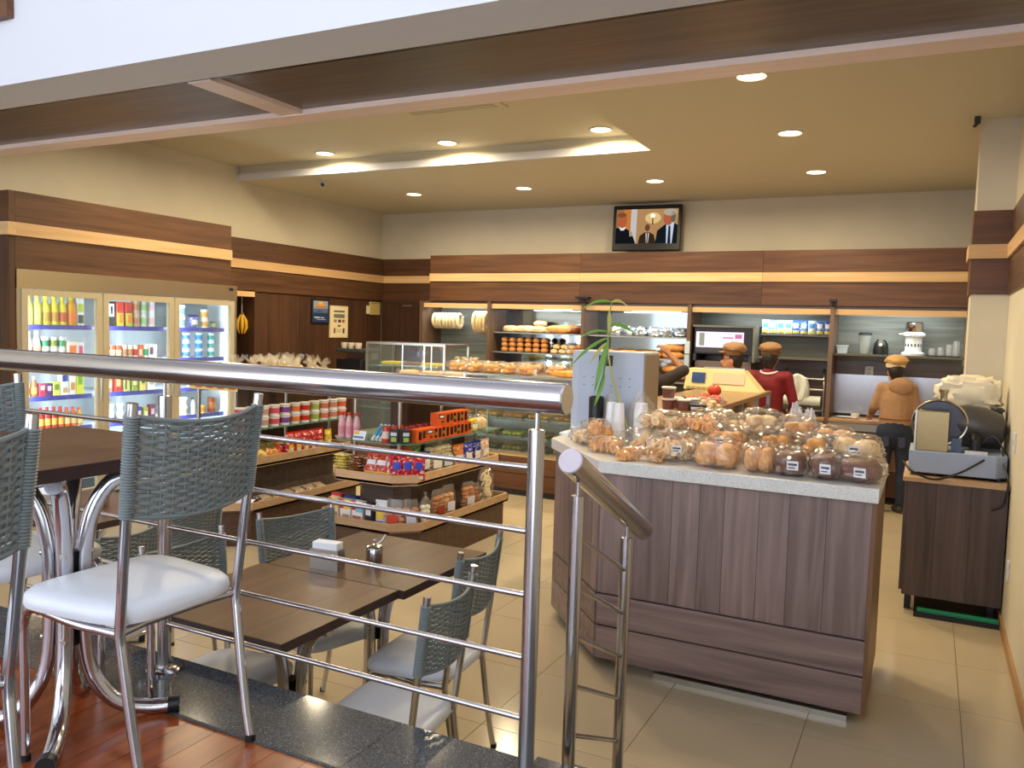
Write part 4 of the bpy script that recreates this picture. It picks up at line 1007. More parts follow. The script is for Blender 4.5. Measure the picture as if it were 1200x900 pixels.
place('biscuit_bag', stand_bag(.10, .05, .17, (176, 100, 60), None, 12, 0), 'clear bag of dark wafers beside the pale ring biscuits', 'biscuit bag', ga(-.10, 1.12, ZL), RB, gl)
# upper tray
for c in range(2):
    for k in range(7):
        place('wafer_pack', pouch(.12, .075, .022, (232, 206, 90) if c == 0 else (150, 86, 44), ((.2, .8, .25, .75, (196, 60, 50) if c else (240, 232, 190)),), 20+c), ('flat yellow wafer pack in the stack at the tray corner' if c == 0 else 'flat brown wafer pack stacked beside the yellow packs'), 'pack', ga(-.735+c*.14, .125+.004*(k % 2), ZM+.015+k*.0225), group=gm, scale=(1.08, 1, 1), rot=(R(-88), 0, R(-4+3*(k % 3))))
for k in range(3):
    place('snack_bag', pouch(.11, .16, .05, (214, 66, 34), ((.2, .8, .55, .75, (240, 236, 236)), (.1, .9, .05, .28, (240, 170, 50))), 30+k), ('orange red snack bag leaning beside the brown wafer stack', 'orange red snack bag leaning between its two twins', 'orange red snack bag leaning beside the crimson bags')[k], 'snack bag', ga(-.45+k*.09, .125+.008*k, ZM+.002), group=gm, rot=(R(-24), 0, R(4+4*k)))
for k in range(3):
    place('snack_bag', pouch(.10, .16, .05, (200, 30, 46), ((.25, .75, .5, .8, (60, 80, 190)), (.2, .8, .1, .25, (236, 226, 220))), 40+k), ('crimson snack bag with blue badge next to the orange red bags', 'crimson snack bag with blue badge between its two twins', 'crimson snack bag with blue badge next to the navy bag')[k], 'snack bag', ga(-.215+k*.06, .15+k*.045, ZM), R(25+14*k), gm)
SD = R(84)
place('snack_bag', pouch(.11, .16, .05, (40, 50, 120), ((.2, .8, .4, .8, (230, 226, 230)), (.1, .9, .1, .3, (214, 120, 50))), 51), 'navy and orange snack bag along the upper tray side', 'snack bag', ga(-.13, .38, ZM), SD, gm)
for k in range(3): place('snack_bag', pouch(.11, .19, .05, ((206, 60, 40), (226, 120, 60), (120, 190, 90))[k], ((.2, .8, .3, .7, (240, 214, 160)),), 54+k), ('tall red', 'tall orange', 'tall green')[k] + ' snack bag in the back row of the upper tray', 'snack bag', ga(-.26, .20+.11*k, ZM), R(60), gm)
for k in range(2): place('pasta_bag', stand_bag(.15, .08, .24, (220, 206, 160), ((236, 232, 226), (206, 226, 240))[k], 61+k, 0), ('big clear bag of pasta with white label on the upper tray side', 'big clear bag of pasta with pale blue label on the upper tray side')[k], 'pasta bag', ga(-.155, .54+.16*k, ZM), SD, gm)
for k, (c, l) in enumerate((((226, 130, 40), 'orange'), ((50, 60, 180), 'royal blue'), ((40, 50, 150), 'dark blue'), ((230, 190, 170), 'salmon pink'))):
    place('snack_bag', pouch(.12, .16, .05, c, ((.2, .8, .3, .65, (236, 226, 216)),), 70+k), l + ' snack bag far along the upper tray side', 'snack bag', ga(-.14, .90+.145*k, ZM), SD, gm)
GS = 1
# glass shelf: pink bottles, card, sticks, green packs, orange boxes, pots
for k in range(3): place('syrup_bottle', bottle(.028, .19, (226, 170, 176), (206, 50, 46), (214, 140, 150), .55), ('pink bottle with red cap at the outer end of the three', 'pink bottle with red cap in the middle of the three', 'pink bottle with red cap next to the price card')[k], 'bottle', ga(-.74+.066*k, .16+.005*k, Z3), 0, g3)
cd_ = thing('price_card', 'small white price card with yellow corner on the glass shelf edge', 'price card', ga(-.535, .10, Z3), R(0), g3)
M = Matrix.Rotation(R(-20), 4, 'X')
B(-.055, .055, -.0015, .0015, 0, .07).xf(M).build('card', M_TAG, cd_); B(-.05, -.01, -.003, -.0016, .04, .065).xf(M).build('print', C_((230, 190, 50)), cd_); B(-.05, .04, -.003, -.0016, .012, .028).xf(M).build('print', C_((90, 130, 180)), cd_)
for k in range(4): place('biscuit_tube', [('tube_body', G().tube([(0, 0, 0), (0, .12, .10)], .012, 10).mesh('tube_body', C_((214, 226, 232)), True), None), ('band', G().tube([(0, .03, .025), (0, .11, .0917)], .0124, 10, caps=False).mesh('band', C_((90, 160, 200)), True), None)], 'slim white and blue tube leaning on the glass shelf', 'tube', ga(-.41+.035*k, .10, Z3+.013), 0, g3)
for k in range(2): place('gum_box', carton(.065, .05, .10, (34, 44, 48), ((.15, .85, .55, .8, (200, 206, 206)), (.2, .8, .12, .45, (150, 180, 70)))), ('black and green box beside the blue tubes', 'black and green box touching the orange boxes')[k], 'box', ga(-.235+.075*k, .135+.035*k, Z3), R(20+20*k), g3)
oc = (224, 92, 30)
@cached
def orange_box(var):
    p = [('box', B(-.055, .055, -.035, .035, 0, .10).mesh('box', C_(oc), bevel=.002, seg=1), None)]
    if var == 0: p += [('window', B(-.035, .0, -.0365, -.035, .02, .08).mesh('window', C_((40, 26, 20))), None), ('print', B(.012, .046, -.0365, -.035, .03, .085).mesh('print', C_((60, 40, 30))), None)]
    elif var == 1: p += [('logo', B(-.035, .035, -.0365, -.035, .055, .085).mesh('logo', C_((30, 40, 40))), None), ('logo_mark', B(-.025, .025, -.0375, -.0365, .062, .078).mesh('logo_mark', C_((230, 236, 230))), None), ('print', B(-.005, .035, -.0365, -.035, .02, .04).mesh('print', C_((120, 70, 40))), None)]
    else: p += [('window', B(-.04, -.008, -.0365, -.035, .015, .085).mesh('window', C_((36, 30, 24))), None), ('print', B(-.036, -.012, -.0375, -.0365, .035, .06).mesh('print', C_((110, 150, 60))), None), ('window', B(.01, .042, -.0365, -.035, .015, .085).mesh('window', C_((40, 26, 20))), None)]
    return p
ow = ('with one dark window', 'with a black and white logo', 'with two dark windows')
for k in range(7): place('orange_box', orange_box((0, 1, 2, 2, 0, 2, 0)[k]), 'orange box %s on the glass shelf, lower tier' % ow[(0, 1, 2, 2, 0, 2, 0)[k]], 'box', ga(-.125, .28+.113*k, Z3), SD, g3)
for k in range(4): place('orange_box', orange_box((1, 0, 2, 2)[k]), 'orange box %s on the glass shelf, upper tier' % ow[(1, 0, 2, 2)[k]], 'box', ga(-.127, .56+.113*k, Z3+.101), SD, g3)
for k in range(4): place('jam_jar', tin(.035, .11, (150, 40, 40), (206, 190, 180)), 'dark red jar behind the orange boxes', 'jar', ga(-.24, .30+.09*k, Z3), 0, g3)
for k in range(3): place('sauce_jar', tin(.03, .12, (190, 60, 50), (226, 200, 190)), 'light red jar at the back of the glass shelf corner', 'jar', ga(-.30+.02*k, .12+.06*k, Z3), 0, g3)
place('snack_bag', stand_bag(.12, .06, .13, (226, 206, 60), (240, 236, 220), 81, 0), 'clear bag with yellow base past the orange boxes', 'snack bag', ga(-.13, 1.10, Z3), SD, g3)
place('cake_pack', loaf_bag(.16, .12, .13, 'p', 0, 82), 'round pink wrapped cake at the end of the glass shelf', 'cake', ga(-.145, 1.24, Z3), SD, g3)
# top shelf of A: clear cake trays
@cached
def cake_tray(seed):
    p = [('tray', B(-.10, .10, -.08, .08, 0, .018).mesh('tray', C_((226, 220, 206)), bevel=.004, seg=1), None), ('cake', G().ball((0, 0, .035), (.085, .065, .028), 12, 6, .2, seed, 12, .6).mesh('cake', C_((206, 176, 130), .6), True), None),
         ('cover', G().rbox(0, 0, .018, .196, .156, .052, 0, .88).mesh('cover', M_CELLO), None)]
    return p
for k in range(9): place('cake_tray', cake_tray(k % 3), 'clear lidded cake tray on the top shelf of the nearer snack stand', 'cake tray', ga(-.63+.215*(k % 3), .22+.34*(k//3), Z4), R(4*(k % 3)-4), 'cake trays')
for k in range(3): place('cake_tray', cake_tray(k), 'clear lidded cake tray stacked on another at the top shelf end', 'cake tray', ga(-.63+.215*k, .90, Z4+.0725), R(3), 'cake trays')

# ================================================================== snack stand near the fridges (B)
def gb(x, y, z): return (GB[0]+x, GB[1]+y, z)
h3 = 'goods on the far snack stand'
tc_ = [((216, 70, 80), 'coral'), ((206, 50, 80), 'raspberry'), ((190, 150, 130), 'brown and white'), ((214, 80, 90), 'red and white'), ((120, 70, 150), 'violet'), ((222, 120, 50), 'orange'), ((200, 50, 40), 'scarlet'), ((150, 180, 60), 'lime green'), ((206, 110, 80), 'peach'), ((190, 130, 100), 'caramel'), ((214, 96, 60), 'apricot')]
for k, (c, l) in enumerate(tc_):
    for lv in range(2):
        GS = 1
        place('ice_cream_tub', tub(.047, .088, c if k in (0, 1) else (226, 222, 222), (216, 206, 196), c), '%s dessert tub, %s of two on the far snack stand shelf' % (l, ('lower', 'upper')[lv]), 'tub', gb(-.135, .16+.125*k, Z3+lv*.0885), R(80), 'dessert tubs')
GS = 1.2
for k in range(5): place('sauce_pouch', pouch(.075, .17, .045, (200, 44, 40), ((.2, .8, .15, .55, (230, 180, 60)), (.3, .7, .25, .4, (236, 226, 200))), 90+k), 'red and yellow standing pouch under the dessert tubs', 'pouch', gb(-.13, .72+.095*k, ZM), R(84), h3)
place('sauce_pouch', pouch(.07, .15, .045, (230, 190, 40), ((.2, .8, .3, .6, (240, 226, 150)),), 96), 'yellow standing pouch at the end of the red pouches', 'pouch', gb(-.13, 1.22, ZM), R(84), h3)
for k in range(3): place('pickle_jar', tin(.042, .12, (104, 96, 40), (120, 112, 60)), 'olive green jar under the dessert tubs', 'jar', gb(-.22, .36+.10*k, ZM), 0, h3)
place('snack_bag', pouch(.28, .06, .03, (230, 196, 50), ((.1, .9, .3, .7, (226, 120, 60)),), 99), 'long yellow packet lying before the red pouches', 'packet', gb(-.115, .55, ZM+.016), group=h3, rot=(R(-70), 0, R(84)))
for k in range(5):
    c, l = (((232, 170, 60), 'golden'), ((236, 200, 90), 'yellow'), ((230, 150, 50), 'amber'), ((206, 70, 60), 'red'), ((200, 150, 130), 'dusty pink'))[k]
    place('chip_bag', pouch(.17, .14, .06, c, ((.2, .8, .3, .7, (214, 90, 40)), (.3, .7, .4, .6, (246, 226, 150))), 100+k), l + ' crisp bag lying on the upper tray of the far stand', 'snack bag', gb(-.16, .22+.16*k, ZM+.045), group=h3, rot=(R(-62), 0, R(70+8*k)))
for k in range(3):
    c, l = (((40, 70, 180), 'blue'), ((200, 40, 50), 'red'), ((226, 226, 236), 'white'))[k]
    place('candy_bag', pouch(.12, .10, .04, c, ((.2, .8, .3, .7, (236, 226, 226)),), 110+k), l + ' sweets bag lying on the lower tray of the far stand', 'snack bag', gb(-.30+.10*k, .075+.02*k, ZL+.022), group=h3, rot=(R(-72), 0, R(-10+12*k)))
for k in range(6):
    place('nut_pack', pouch(.13, .10, .03, (150, 116, 80) if k % 2 else (90, 66, 50), ((.2, .8, .2, .8, (190, 170, 140)),), 120+k), ('brown' if k % 2 else 'dark') + ' flat pack in the row on the lower tray of the far stand', 'pack', gb(-.075, .42+.135*k, ZL+.018), group=h3, rot=(R(-74), 0, R(82)))
GS = 1
# top of B: printed shelf edge, white cartons, plastic box, popcorn bags
pe = thing('price_strip', 'long yellow printed price strip along the top shelf of the far stand', 'price strip', gb(0, 0, 1.225))
B(-.62, -.10, .086, .092, 0, .052).build('strip', C_((232, 206, 110)), pe)
for k in range(4): B(-.55+.12*k, -.48+.12*k, .083, .086, .014, .04).build('print', C_((206, 70, 50)), pe)
for k in range(4): place('pizza_box', carton(.26, .20, .03, (232, 214, 200)), 'flat pale carton lying on the top shelf of the far stand', 'box', gb(-.58, .38, Z4+.0305*k) if k < 2 else gb(-.30, .38+.02*k, Z4+.0305*(k-2)), R(2*k), 'flat cartons')
place('plastic_box', [('box', G().rbox(0, 0, 0, .13, .10, .05, 0, 1.06).mesh('box', C_((214, 170, 160))), None), ('lid', B(-.075, .075, -.06, .06, .05, .06).mesh('lid', C_((240, 236, 236)), bevel=.002), None)], 'lidded white plastic box on the flat cartons of the far stand', 'box', gb(-.54, .40, Z4+.061), R(5), None, 1.15)
@cached
def popcorn(seed):
    random.seed(seed); p = []
    g = G()
    for k in range(16):
        a = random.random()*6.3; r = random.random()*.045
        g.ball((cos(a)*r, sin(a)*r, .02+random.random()*.05), (.016, .016, .014), 7, 5, .3, seed+k, 10)
    p.append(('biscuits', g.mesh('biscuits', C_((222, 180, 96), .6), True), None))
    q = G(); n = 16
    for i, (r, z) in enumerate(((.055, 0), (.068, .03), (.06, .075), (.025, .10), (.012, .108), (.034, .13), (.045, .155))):
        for j in range(n):
            a = 2*pi*j/n; k = 1+(.0 if i < 4 else .35*sin(a*4+seed))
            q.v.append((cos(a)*r*k, sin(a)*r*k, z+(.02*sin(a*3+seed) if i == 6 else 0)))
    for i in range(6):
        for j in range(n): q.f.append((i*n+j, i*n+(j+1) % n, (i+1)*n+(j+1) % n, (i+1)*n+j)); q.m.append(0)
    p.append(('wrapper', q.mesh('wrapper', film('frosty_cello', (246, 236, 214), .16, .16), True), None))
    return p
random.seed(11)
for k in range(15):
    x = -.72+.155*(k % 5); y = .70+.22*(k//5)
    place('sweet_bag', popcorn(k % 5), 'gathered clear bag of golden sweets on the top shelf of the far stand', 'sweet bag', gb(x+random.uniform(-.02, .02), y+random.uniform(-.02, .02), Z4), random.random()*6, 'gathered sweet bags', random.uniform(1.1, 1.3))

# ================================================================== breads on the granite counter
def bag(name, kd, lb, x, y, z, rz=0, sc=1, g='bread bags on the granite counter', cat='bread bag'):
    place(name, kd, lb, cat, (x, y, z), rz, g, sc)
BZ = CT+.0005
bag('pastry_bag', curl_bag(.24, .17, .10, 'p', 7, 0, 1), 'flat bag of pale pastry curls at the cut corner of the counter', -1.79, 4.55, BZ, R(-40))
bag('pastry_bag', curl_bag(.17, .14, .10, 'g', 5, 0, 2), 'small bag of pastry curls lying beside the cup stacks', -1.70, 4.47, BZ+.06, R(-20))
bag('pastry_bag', curl_bag(.26, .16, .09, 'g', 7, 0, 3), 'flat bag of golden curls on the counter edge before the cups', -1.55, 4.27, BZ, R(-20))
bag('pastry_bag', curl_bag(.26, .13, .07, 'g', 6, 0, 4), 'low bag of striped pastry curls along the granite front edge', -1.32, 4.12, BZ, R(-6))
bag('pastry_bag', curl_bag(.28, .22, .15, 'p', 10, 1, 5), 'big bag of pale curls with a white sticker on the counter', -1.17, 4.24, BZ, R(10))
bag('pastry_bag', curl_bag(.26, .20, .13, 'p', 8, 0, 6), 'bag of pale curls behind the stickered curl bag', -1.40, 4.42, BZ, R(30))
bag('pastry_bag', curl_bag(.30, .22, .14, 'g', 9, 0, 7), 'bag of golden curls piled below the till unit', -1.25, 4.62, BZ, R(15))
bag('pastry_bag', curl_bag(.26, .18, .10, 'p', 7, 0, 8), 'bag of pale curls on top of the piled curl bags', -1.32, 4.52, BZ+.13, R(40))
bag('pastry_bag', curl_bag(.26, .18, .10, 'g', 7, 0, 9), 'bag of golden curls on top of the pile beside the rolls', -1.08, 4.50, BZ+.135, R(-15))
bag('pastry_bag', roll_bag(.26, .20, .14, 'p', 8, 0, 10), 'bag of pale round rolls beside the curl bags', -1.02, 4.55, BZ, R(20))
bag('bread_bag', loaf_bag(.24, .20, .15, 'g', 0, 11), 'wrapped pair of golden loaves at the granite front edge', -.93, 4.17, BZ, R(2))
bag('bread_bag', loaf_bag(.16, .20, .15, 'g', 0, 12), 'narrow wrapped loaf pair next to the wide golden pair', -.715, 4.16, BZ, R(-3))
bag('roll_bag', roll_bag(.28, .22, .16, 'g', 9, 1, 13), 'tilted sticker bag of golden rolls in the second row', -.93, 4.42, BZ+.03, R(-12))
bag('roll_bag', roll_bag(.24, .20, .17, 'p', 9, 0, 14), 'bag of rolls stacked behind the tilted sticker bag', -.95, 4.66, BZ+.06, R(8))
bag('roll_bag', roll_bag(.20, .20, .17, 'o', 8, 0, 15), 'bag of amber rolls in the second row behind the dark loaf', -.69, 4.44, BZ+.02, R(5))
bag('roll_bag', roll_bag(.22, .20, .16, 'p', 8, 0, 16), 'bag of pale rolls at the back of the granite counter', -.72, 4.69, BZ+.03, R(-9))
bag('bread_bag', loaf_bag(.17, .20, .14, 'd', 1, 17), 'dark brown loaf with sticker next to the golden loaves', -.57, 4.16, BZ, R(4))
bag('bread_bag', loaf_bag(.17, .20, .13, 'd', 1, 18), 'dark brown loaf with sticker between dark and pale loaves', -.435, 4.155, BZ, R(-4)) if 0 else None
bag('bread_bag', loaf_bag(.16, .20, .13, 'd', 1, 18), 'second dark brown loaf with sticker beside the pale loaf', -.41, 4.16, BZ, R(-4), (.95, 1, 1.05))
bag('bread_bag', loaf_bag(.13, .19, .12, 'p', 1, 19), 'pale loaf with low sticker before the large end loaf', -.275, 4.13, BZ, R(3), (.85, 1, 1.0)) if 0 else None
bag('roll_bag', roll_bag(.22, .18, .12, 'o', 7, 0, 20), 'bag of small amber rolls above the dark loaves', -.48, 4.36, BZ+.07, R(10))
bag('bread_bag', loaf_bag(.22, .20, .13, 'd', 1, 21), 'large end loaf of dark bread with big sticker', -.26, 4.17, BZ, R(-8))
bag('bread_bag', loaf_bag(.24, .19, .12, 'p', 1, 22), 'pale loaf with sticker on top of the end loaves', -.30, 4.42, BZ+.075, R(-14))
bag('bread_bag', loaf_bag(.22, .19, .12, 'g', 1, 23), 'golden loaf with sticker behind the amber roll bag', -.47, 4.60, BZ+.06, R(12))
bag('bread_bag', loaf_bag(.22, .18, .12, 'p', 0, 24), 'pale loaf bag at the back corner of the granite counter', -.29, 4.66, BZ+.0, R(30))
bag('bread_bag', loaf_bag(.22, .19, .11, 'g', 0, 25), 'golden loaf bag under the stickered pale loaf', -.29, 4.42, BZ, R(0), (1, 1, .66))
bag('roll_bag', roll_bag(.24, .19, .14, 'p', 8, 0, 31), 'pale roll bag crowning the pile above the amber rolls', -.80, 4.58, BZ+.13, R(14))
bag('roll_bag', roll_bag(.22, .18, .13, 'g', 8, 0, 32), 'golden roll bag on the pile beside the pale crowning bag', -.60, 4.56, BZ+.12, R(-18))
bag('roll_bag', roll_bag(.24, .20, .13, 'p', 8, 0, 33), 'pale roll bag on the pile above the golden curls', -1.08, 4.68, BZ+.12, R(32))
bag('bread_bag', loaf_bag(.20, .17, .10, 'g', 1, 34), 'small golden loaf with sticker topping the end of the pile', -.42, 4.56, BZ+.115, R(-6))
pg_ = G().ball((-.03, 0, .06), (.035, .03, .065), 18, 12, .6, 3, 18).ball((.035, .01, .05), (.03, .025, .055), 18, 12, .6, 8, 18).ball((0, 0, .025), (.07, .04, .03), 16, 10, .5, 5, 14)
tag(pg_.build('plastic_bag', film('white_film', (240, 240, 240), .5, .2), None, True, loc=(-.60, 4.70, BZ+.175)), 'crumpled white carrier bag standing behind the rolls', 'plastic bag')
# ================================================================== till unit, plant, cups on the counter
M_TILL = mat('pale_grey_metal', (186, 192, 206), .4, .1)
tu = thing('till_unit', 'tall grey metal till unit with dark sticker on the granite counter', 'till unit', (-1.775, 4.97, BZ))
B(-.235, .235, -.15, .15, 0, .545).build('housing', M_TILL, tu, bevel=.006)
B(-.19, .235, -.153, -.15, .03, .535).build('rear_panel', mat('till_panel', (178, 186, 202), .4, .1), tu)
B(.236, .240, -.145, .145, .03, .53).build('side_panel', mat('till_side', (168, 150, 130), .35, .6), tu)
B(-.055, .035, -.157, -.153, .455, .52).build('sticker', M_BLACK, tu); B(-.045, .025, -.159, -.157, .47, .51).build('sticker_print', C_((60, 74, 96)), tu)
for r in range(2):
    for c in range(6):
        x = -.15+.06*c; z = .33+.05*r
        G().add([(x, -.154, z+.006), (x+.008, -.1545, z), (x-.008, -.1545, z)], [(0, 1, 2)]).build('vent_slot', M_DKGREY, tu)
vs = thing('plant_vase', 'tall black vase with a thin leafy bamboo stem before the till unit', 'plant', (-1.80, 4.72, BZ))
G().lathe([(.030, 0), (.034, .01), (.036, .205), (.030, .212), (.028, .20)], 18).build('vase', M_BLACK, vs, True)
M_LEAF = mat('bamboo_leaf', (104, 158, 58), .4); M_LEAFY = mat('yellow_leaf', (178, 176, 90), .45); M_STEM = mat('bamboo_stem', (134, 160, 84), .45)
stem = [(.0, 0, .15), (.03, -.01, .30), (.055, -.02, .44), (.05, -.02, .56), (.06, -.01, .66)]
s1 = G().tube([Vector(p) for p in stem], [.006, .005, .0045, .004, .003], 8).build('stem', M_STEM, vs, True)
G().tube([(.055, -.02, .42), (.085, -.03, .30), (.125, -.03, .20), (.16, -.02, .08)], [.004, .0045, .005, .005], 8).build('stem', M_LEAFY, vs, True)
def leaf(p0, dx, dy, dz, L, w, m, droop=.35):
    g = G(); d = Vector((dx, dy, dz)).normalized(); sd = d.cross(Vector((0, -1, .2))).normalized(); n = 8; vs_ = []; fs = []
    for i in range(n+1):
        t = i/n; c_ = Vector(p0)+d*L*t+Vector((0, 0, -droop*L*t*t)); ww = w*sin(pi*min(1, t*.97+.03))**.8*(1-.35*t)
        up = Vector((0, -.003, .0))
        vs_ += [c_-sd*ww, c_+up, c_+sd*ww]
    for i in range(n):
        a = i*3; fs += [(a, a+1, a+4, a+3), (a+1, a+2, a+5, a+4)]
    g.add(vs_, fs).build('leaf', m, vs, True)
leaf((.05, -.02, .47), -.18, -.2, -1, .23, .017, M_LEAF, .1); leaf((.045, -.02, .32), -.25, -.2, -1, .15, .014, M_LEAF, .1)
leaf((.05, -.02, .49), -1, -.2, -.35, .20, .010, M_LEAF, .5); leaf((.05, -.02, .47), -.6, -.2, -.5, .10, .010, M_LEAFY, .4)
leaf((.05, -.02, .52), -1, -.1, .25, .17, .008, M_LEAF, .6); leaf((.055, -.02, .55), .9, -.2, .25, .16, .012, M_LEAF, .55)
leaf((.055, -.02, .62), .1, -.2, -1, .10, .013, M_LEAFY, .1); leaf((.06, -.01, .66), -1, -.1, .3, .16, .010, M_LEAF, .6); leaf((.06, -.01, .66), .7, -.2, .3, .10, .010, M_LEAFY, .6); leaf((.055, -.02, .50), .5, -.1, .5, .14, .005, M_LEAFY, .5)
def cup_stack(loc, label, film_=False):
    t = thing('cup_stack', label, 'cup stack', loc)
    g = G(); z = 0
    g.lathe([(.034, 0), (.033, .01), (.022, .145), (.020, .15)], 18)
    for k in range(11): g.lathe([(.0345-.0011*k, .006+.011*k), (.0352-.0011*k, .008+.011*k), (.0345-.0011*k, .011+.011*k)], 18, cap=False)
    g.build('cups', mat('white_cup', (238, 240, 244), .35), t, True); t.scale = (1.25, 1.25, 1.62)
    if film_: G().lathe([(.04, 0), (.039, .1), (.03, .16), (.02, .18)], 14, cap=False).build('sleeve', M_CELLO, t, True)
cup_stack((-1.63, 4.66, BZ), 'upturned stack of white plastic cups before the till unit')
cup_stack((-1.695, 4.70, BZ), 'sleeved stack of white cups between the vase and bare cup stack', True)
cb = thing('cup_bag', 'clear bag of white cups standing at the right of the till unit front', 'cup bag', (-1.52, 4.74, BZ))
G().lathe([(.035, 0), (.036, .14), (.028, .19)], 14).build('cups', mat('white_cup', (238, 240, 244), .35), cb, True)
G().ball((0, 0, .115), (.062, .055, .118), 18, 12, .3, 4, 24).build('wrapper', M_CELLO, cb, True)
place('clear_box', [('lid', B(-.05, .05, -.04, .04, .07, .078).mesh('lid', M_CELLO), None), ('box_wall', G().rbox(0, 0, 0, .09, .07, .07, 0, 1.1).mesh('box_wall', M_CELLO), None)], 'empty clear plastic box at the till unit corner of the counter', 'box', (-1.90, 4.69, BZ), R(20))
tag(B(-.09, .09, -.11, .11, 0, .012).build('paper_sheet', mat('paper_white', (240, 242, 246), .8), loc=(-1.975, 4.90, BZ), rz=R(3)) if 0 else B(-.05, .05, -.11, .11, 0, .012).build('paper_pad', mat('paper_white', (240, 242, 246), .8), loc=(-2.045, 4.95, BZ), rz=R(2)), 'white paper pad on the counter left of the till unit', 'paper')

vs.scale = (1.3, 1.3, 1.28); cb.scale = (1.25, 1.25, 1.3)
# ================================================================== service counter goods
SZ = 1.2505; sg = 'jars and trays on the service counter'
JR = [(-1.62, 5.66, 0, (120, 30, 34)), (-1.62, 5.66, .0805, (128, 34, 34)), (-1.51, 5.66, 0, (116, 26, 34))]
for k, (x, y, z, c) in enumerate(JR):
    place('jam_tub', clear_tub(.05, .08, c, (232, 226, 222)), ('bottom jam tub of the pair beside the till unit', 'jam tub stacked on another beside the till unit', 'single jam tub next to the stacked jam tubs')[k], 'tub', (x, y, SZ+z), 0, sg)
for k, (x, y) in enumerate(((-1.60, 5.80), (-1.48, 5.80))): place('jam_tub', clear_tub(.05, .08, (140, 40, 40) if k == 0 else (70, 40, 36), (230, 224, 216)), ('jam tub in the second row of the service counter', 'dark jam tub in the second row of the service counter')[k], 'tub', (x, y, SZ), 0, sg)
place('sweet_tray', [('tray', G().rbox(0, 0, 0, .10, .09, .045, 0, 1.1).mesh('tray', C_((40, 30, 34))), None), ('lid', G().rbox(0, 0, .045, .112, .10, .02, 0, .9).mesh('lid', M_CELLO), None), ('sticker', B(-.04, .04, -.049, -.047, .01, .03).mesh('sticker', M_TAG), None)], 'black tray of sweets with clear lid by the jam tubs', 'tray', (-1.42, 5.70, SZ), R(5), sg)
place('berry_tray', [('tray', G().rbox(0, 0, 0, .16, .10, .04, 0, 1.1).mesh('tray', C_((60, 50, 54))), None)] + [('berry', G().ball((-.055+.036*k, .0, .05), (.02, .02, .018), 8, 6).mesh('berry', C_((196, 30, 50) if k % 3 else (50, 90, 60), .3), True), None) for k in range(4)], 'tray of red berries behind the jam tubs', 'tray', (-1.56, 6.05, SZ+.0), R(4), sg, 1.1)
for k, (x, y, z) in enumerate(((-1.50, 6.20, .0), (-1.40, 6.12, 0), (-1.43, 6.22, .07), (-1.53, 6.32, .05))):
    if k == 3: continue
    place('tomato', [('fruit', G().ball((0, 0, .036), (.042, .042, .036), 12, 8, .05, k).mesh('fruit', C_((206, 64, 40), .25), True), None), ('calyx', G().ball((0, 0, .07), (.012, .012, .003), 6, 3).mesh('calyx', C_((90, 120, 60)), True), None)], ('red tomato at the back of the service counter pile', 'red tomato nearest the counter edge', 'red tomato on top of the service counter pile')[k], 'tomato', (x, y, SZ+z), 0, sg, 1.25)
for k in range(3): place('small_cake', roll_bag(.13, .12, .08, 'p', 5, 0, 60+k), 'small wrapped cake on the service counter, %s' % ('beside the tomatoes', 'before the tomatoes', 'behind the sweets tray')[k], 'cake', (-1.50+.07*k, 5.97-.03*k, SZ), R(30*k), sg) if k else None
place('clear_pack', [('pack', G().rbox(0, 0, 0, .12, .09, .06, 0, .95).mesh('pack', M_CELLO), None), ('label', B(-.03, .03, -.046, -.044, .01, .05).mesh('label', C_((190, 196, 220))), None), ('slices', B(-.05, .05, -.035, .035, .002, .03).mesh('slices', C_((196, 150, 110))), None)], 'clear pack with pale blue label past the tomatoes', 'pack', (-1.43, 6.42, SZ), R(10), sg)
# weighing scale
M_CREAM = mat('cream_plastic', (226, 208, 150), .4)
sl = thing('weighing_scale', 'cream electronic weighing scale with blue display at the counter end', 'scale', (-1.78, 8.10, SZ))
G().add([(-.36, -.12, .0), (.38, -.12, .0), (.38, .14, .0), (-.36, .14, .0), (-.34, -.06, .20), (.20, -.06, .20), (.20, .14, .20), (-.34, .14, .20)],
        [(0, 3, 2, 1), (4, 5, 6, 7), (0, 1, 5, 4), (1, 2, 6, 5), (2, 3, 7, 6), (3, 0, 4, 7)]).build('housing', M_CREAM, sl)
T_ = Matrix.Translation((-.22, -.095, .115)) @ Matrix.Rotation(R(-17), 4, 'X')
B(-.065, .065, -.006, .0, -.05, .05).xf(T_).build('display', C_((40, 70, 130), .2), sl)
T2 = Matrix.Translation((.10, -.092, .115)) @ Matrix.Rotation(R(-17), 4, 'X')
B(-.18, .12, -.004, .0, -.055, .055).xf(T2).build('label_panel', C_((210, 192, 160)), sl)
B(-.2, .2, .0, .14, .2, .215).build('pan', M_STEEL, sl)
for k in range(5): B(-.33+.05*k, -.29+.05*k, -.128, -.12, .01, .03).build('key', C_((190, 176, 120)), sl)

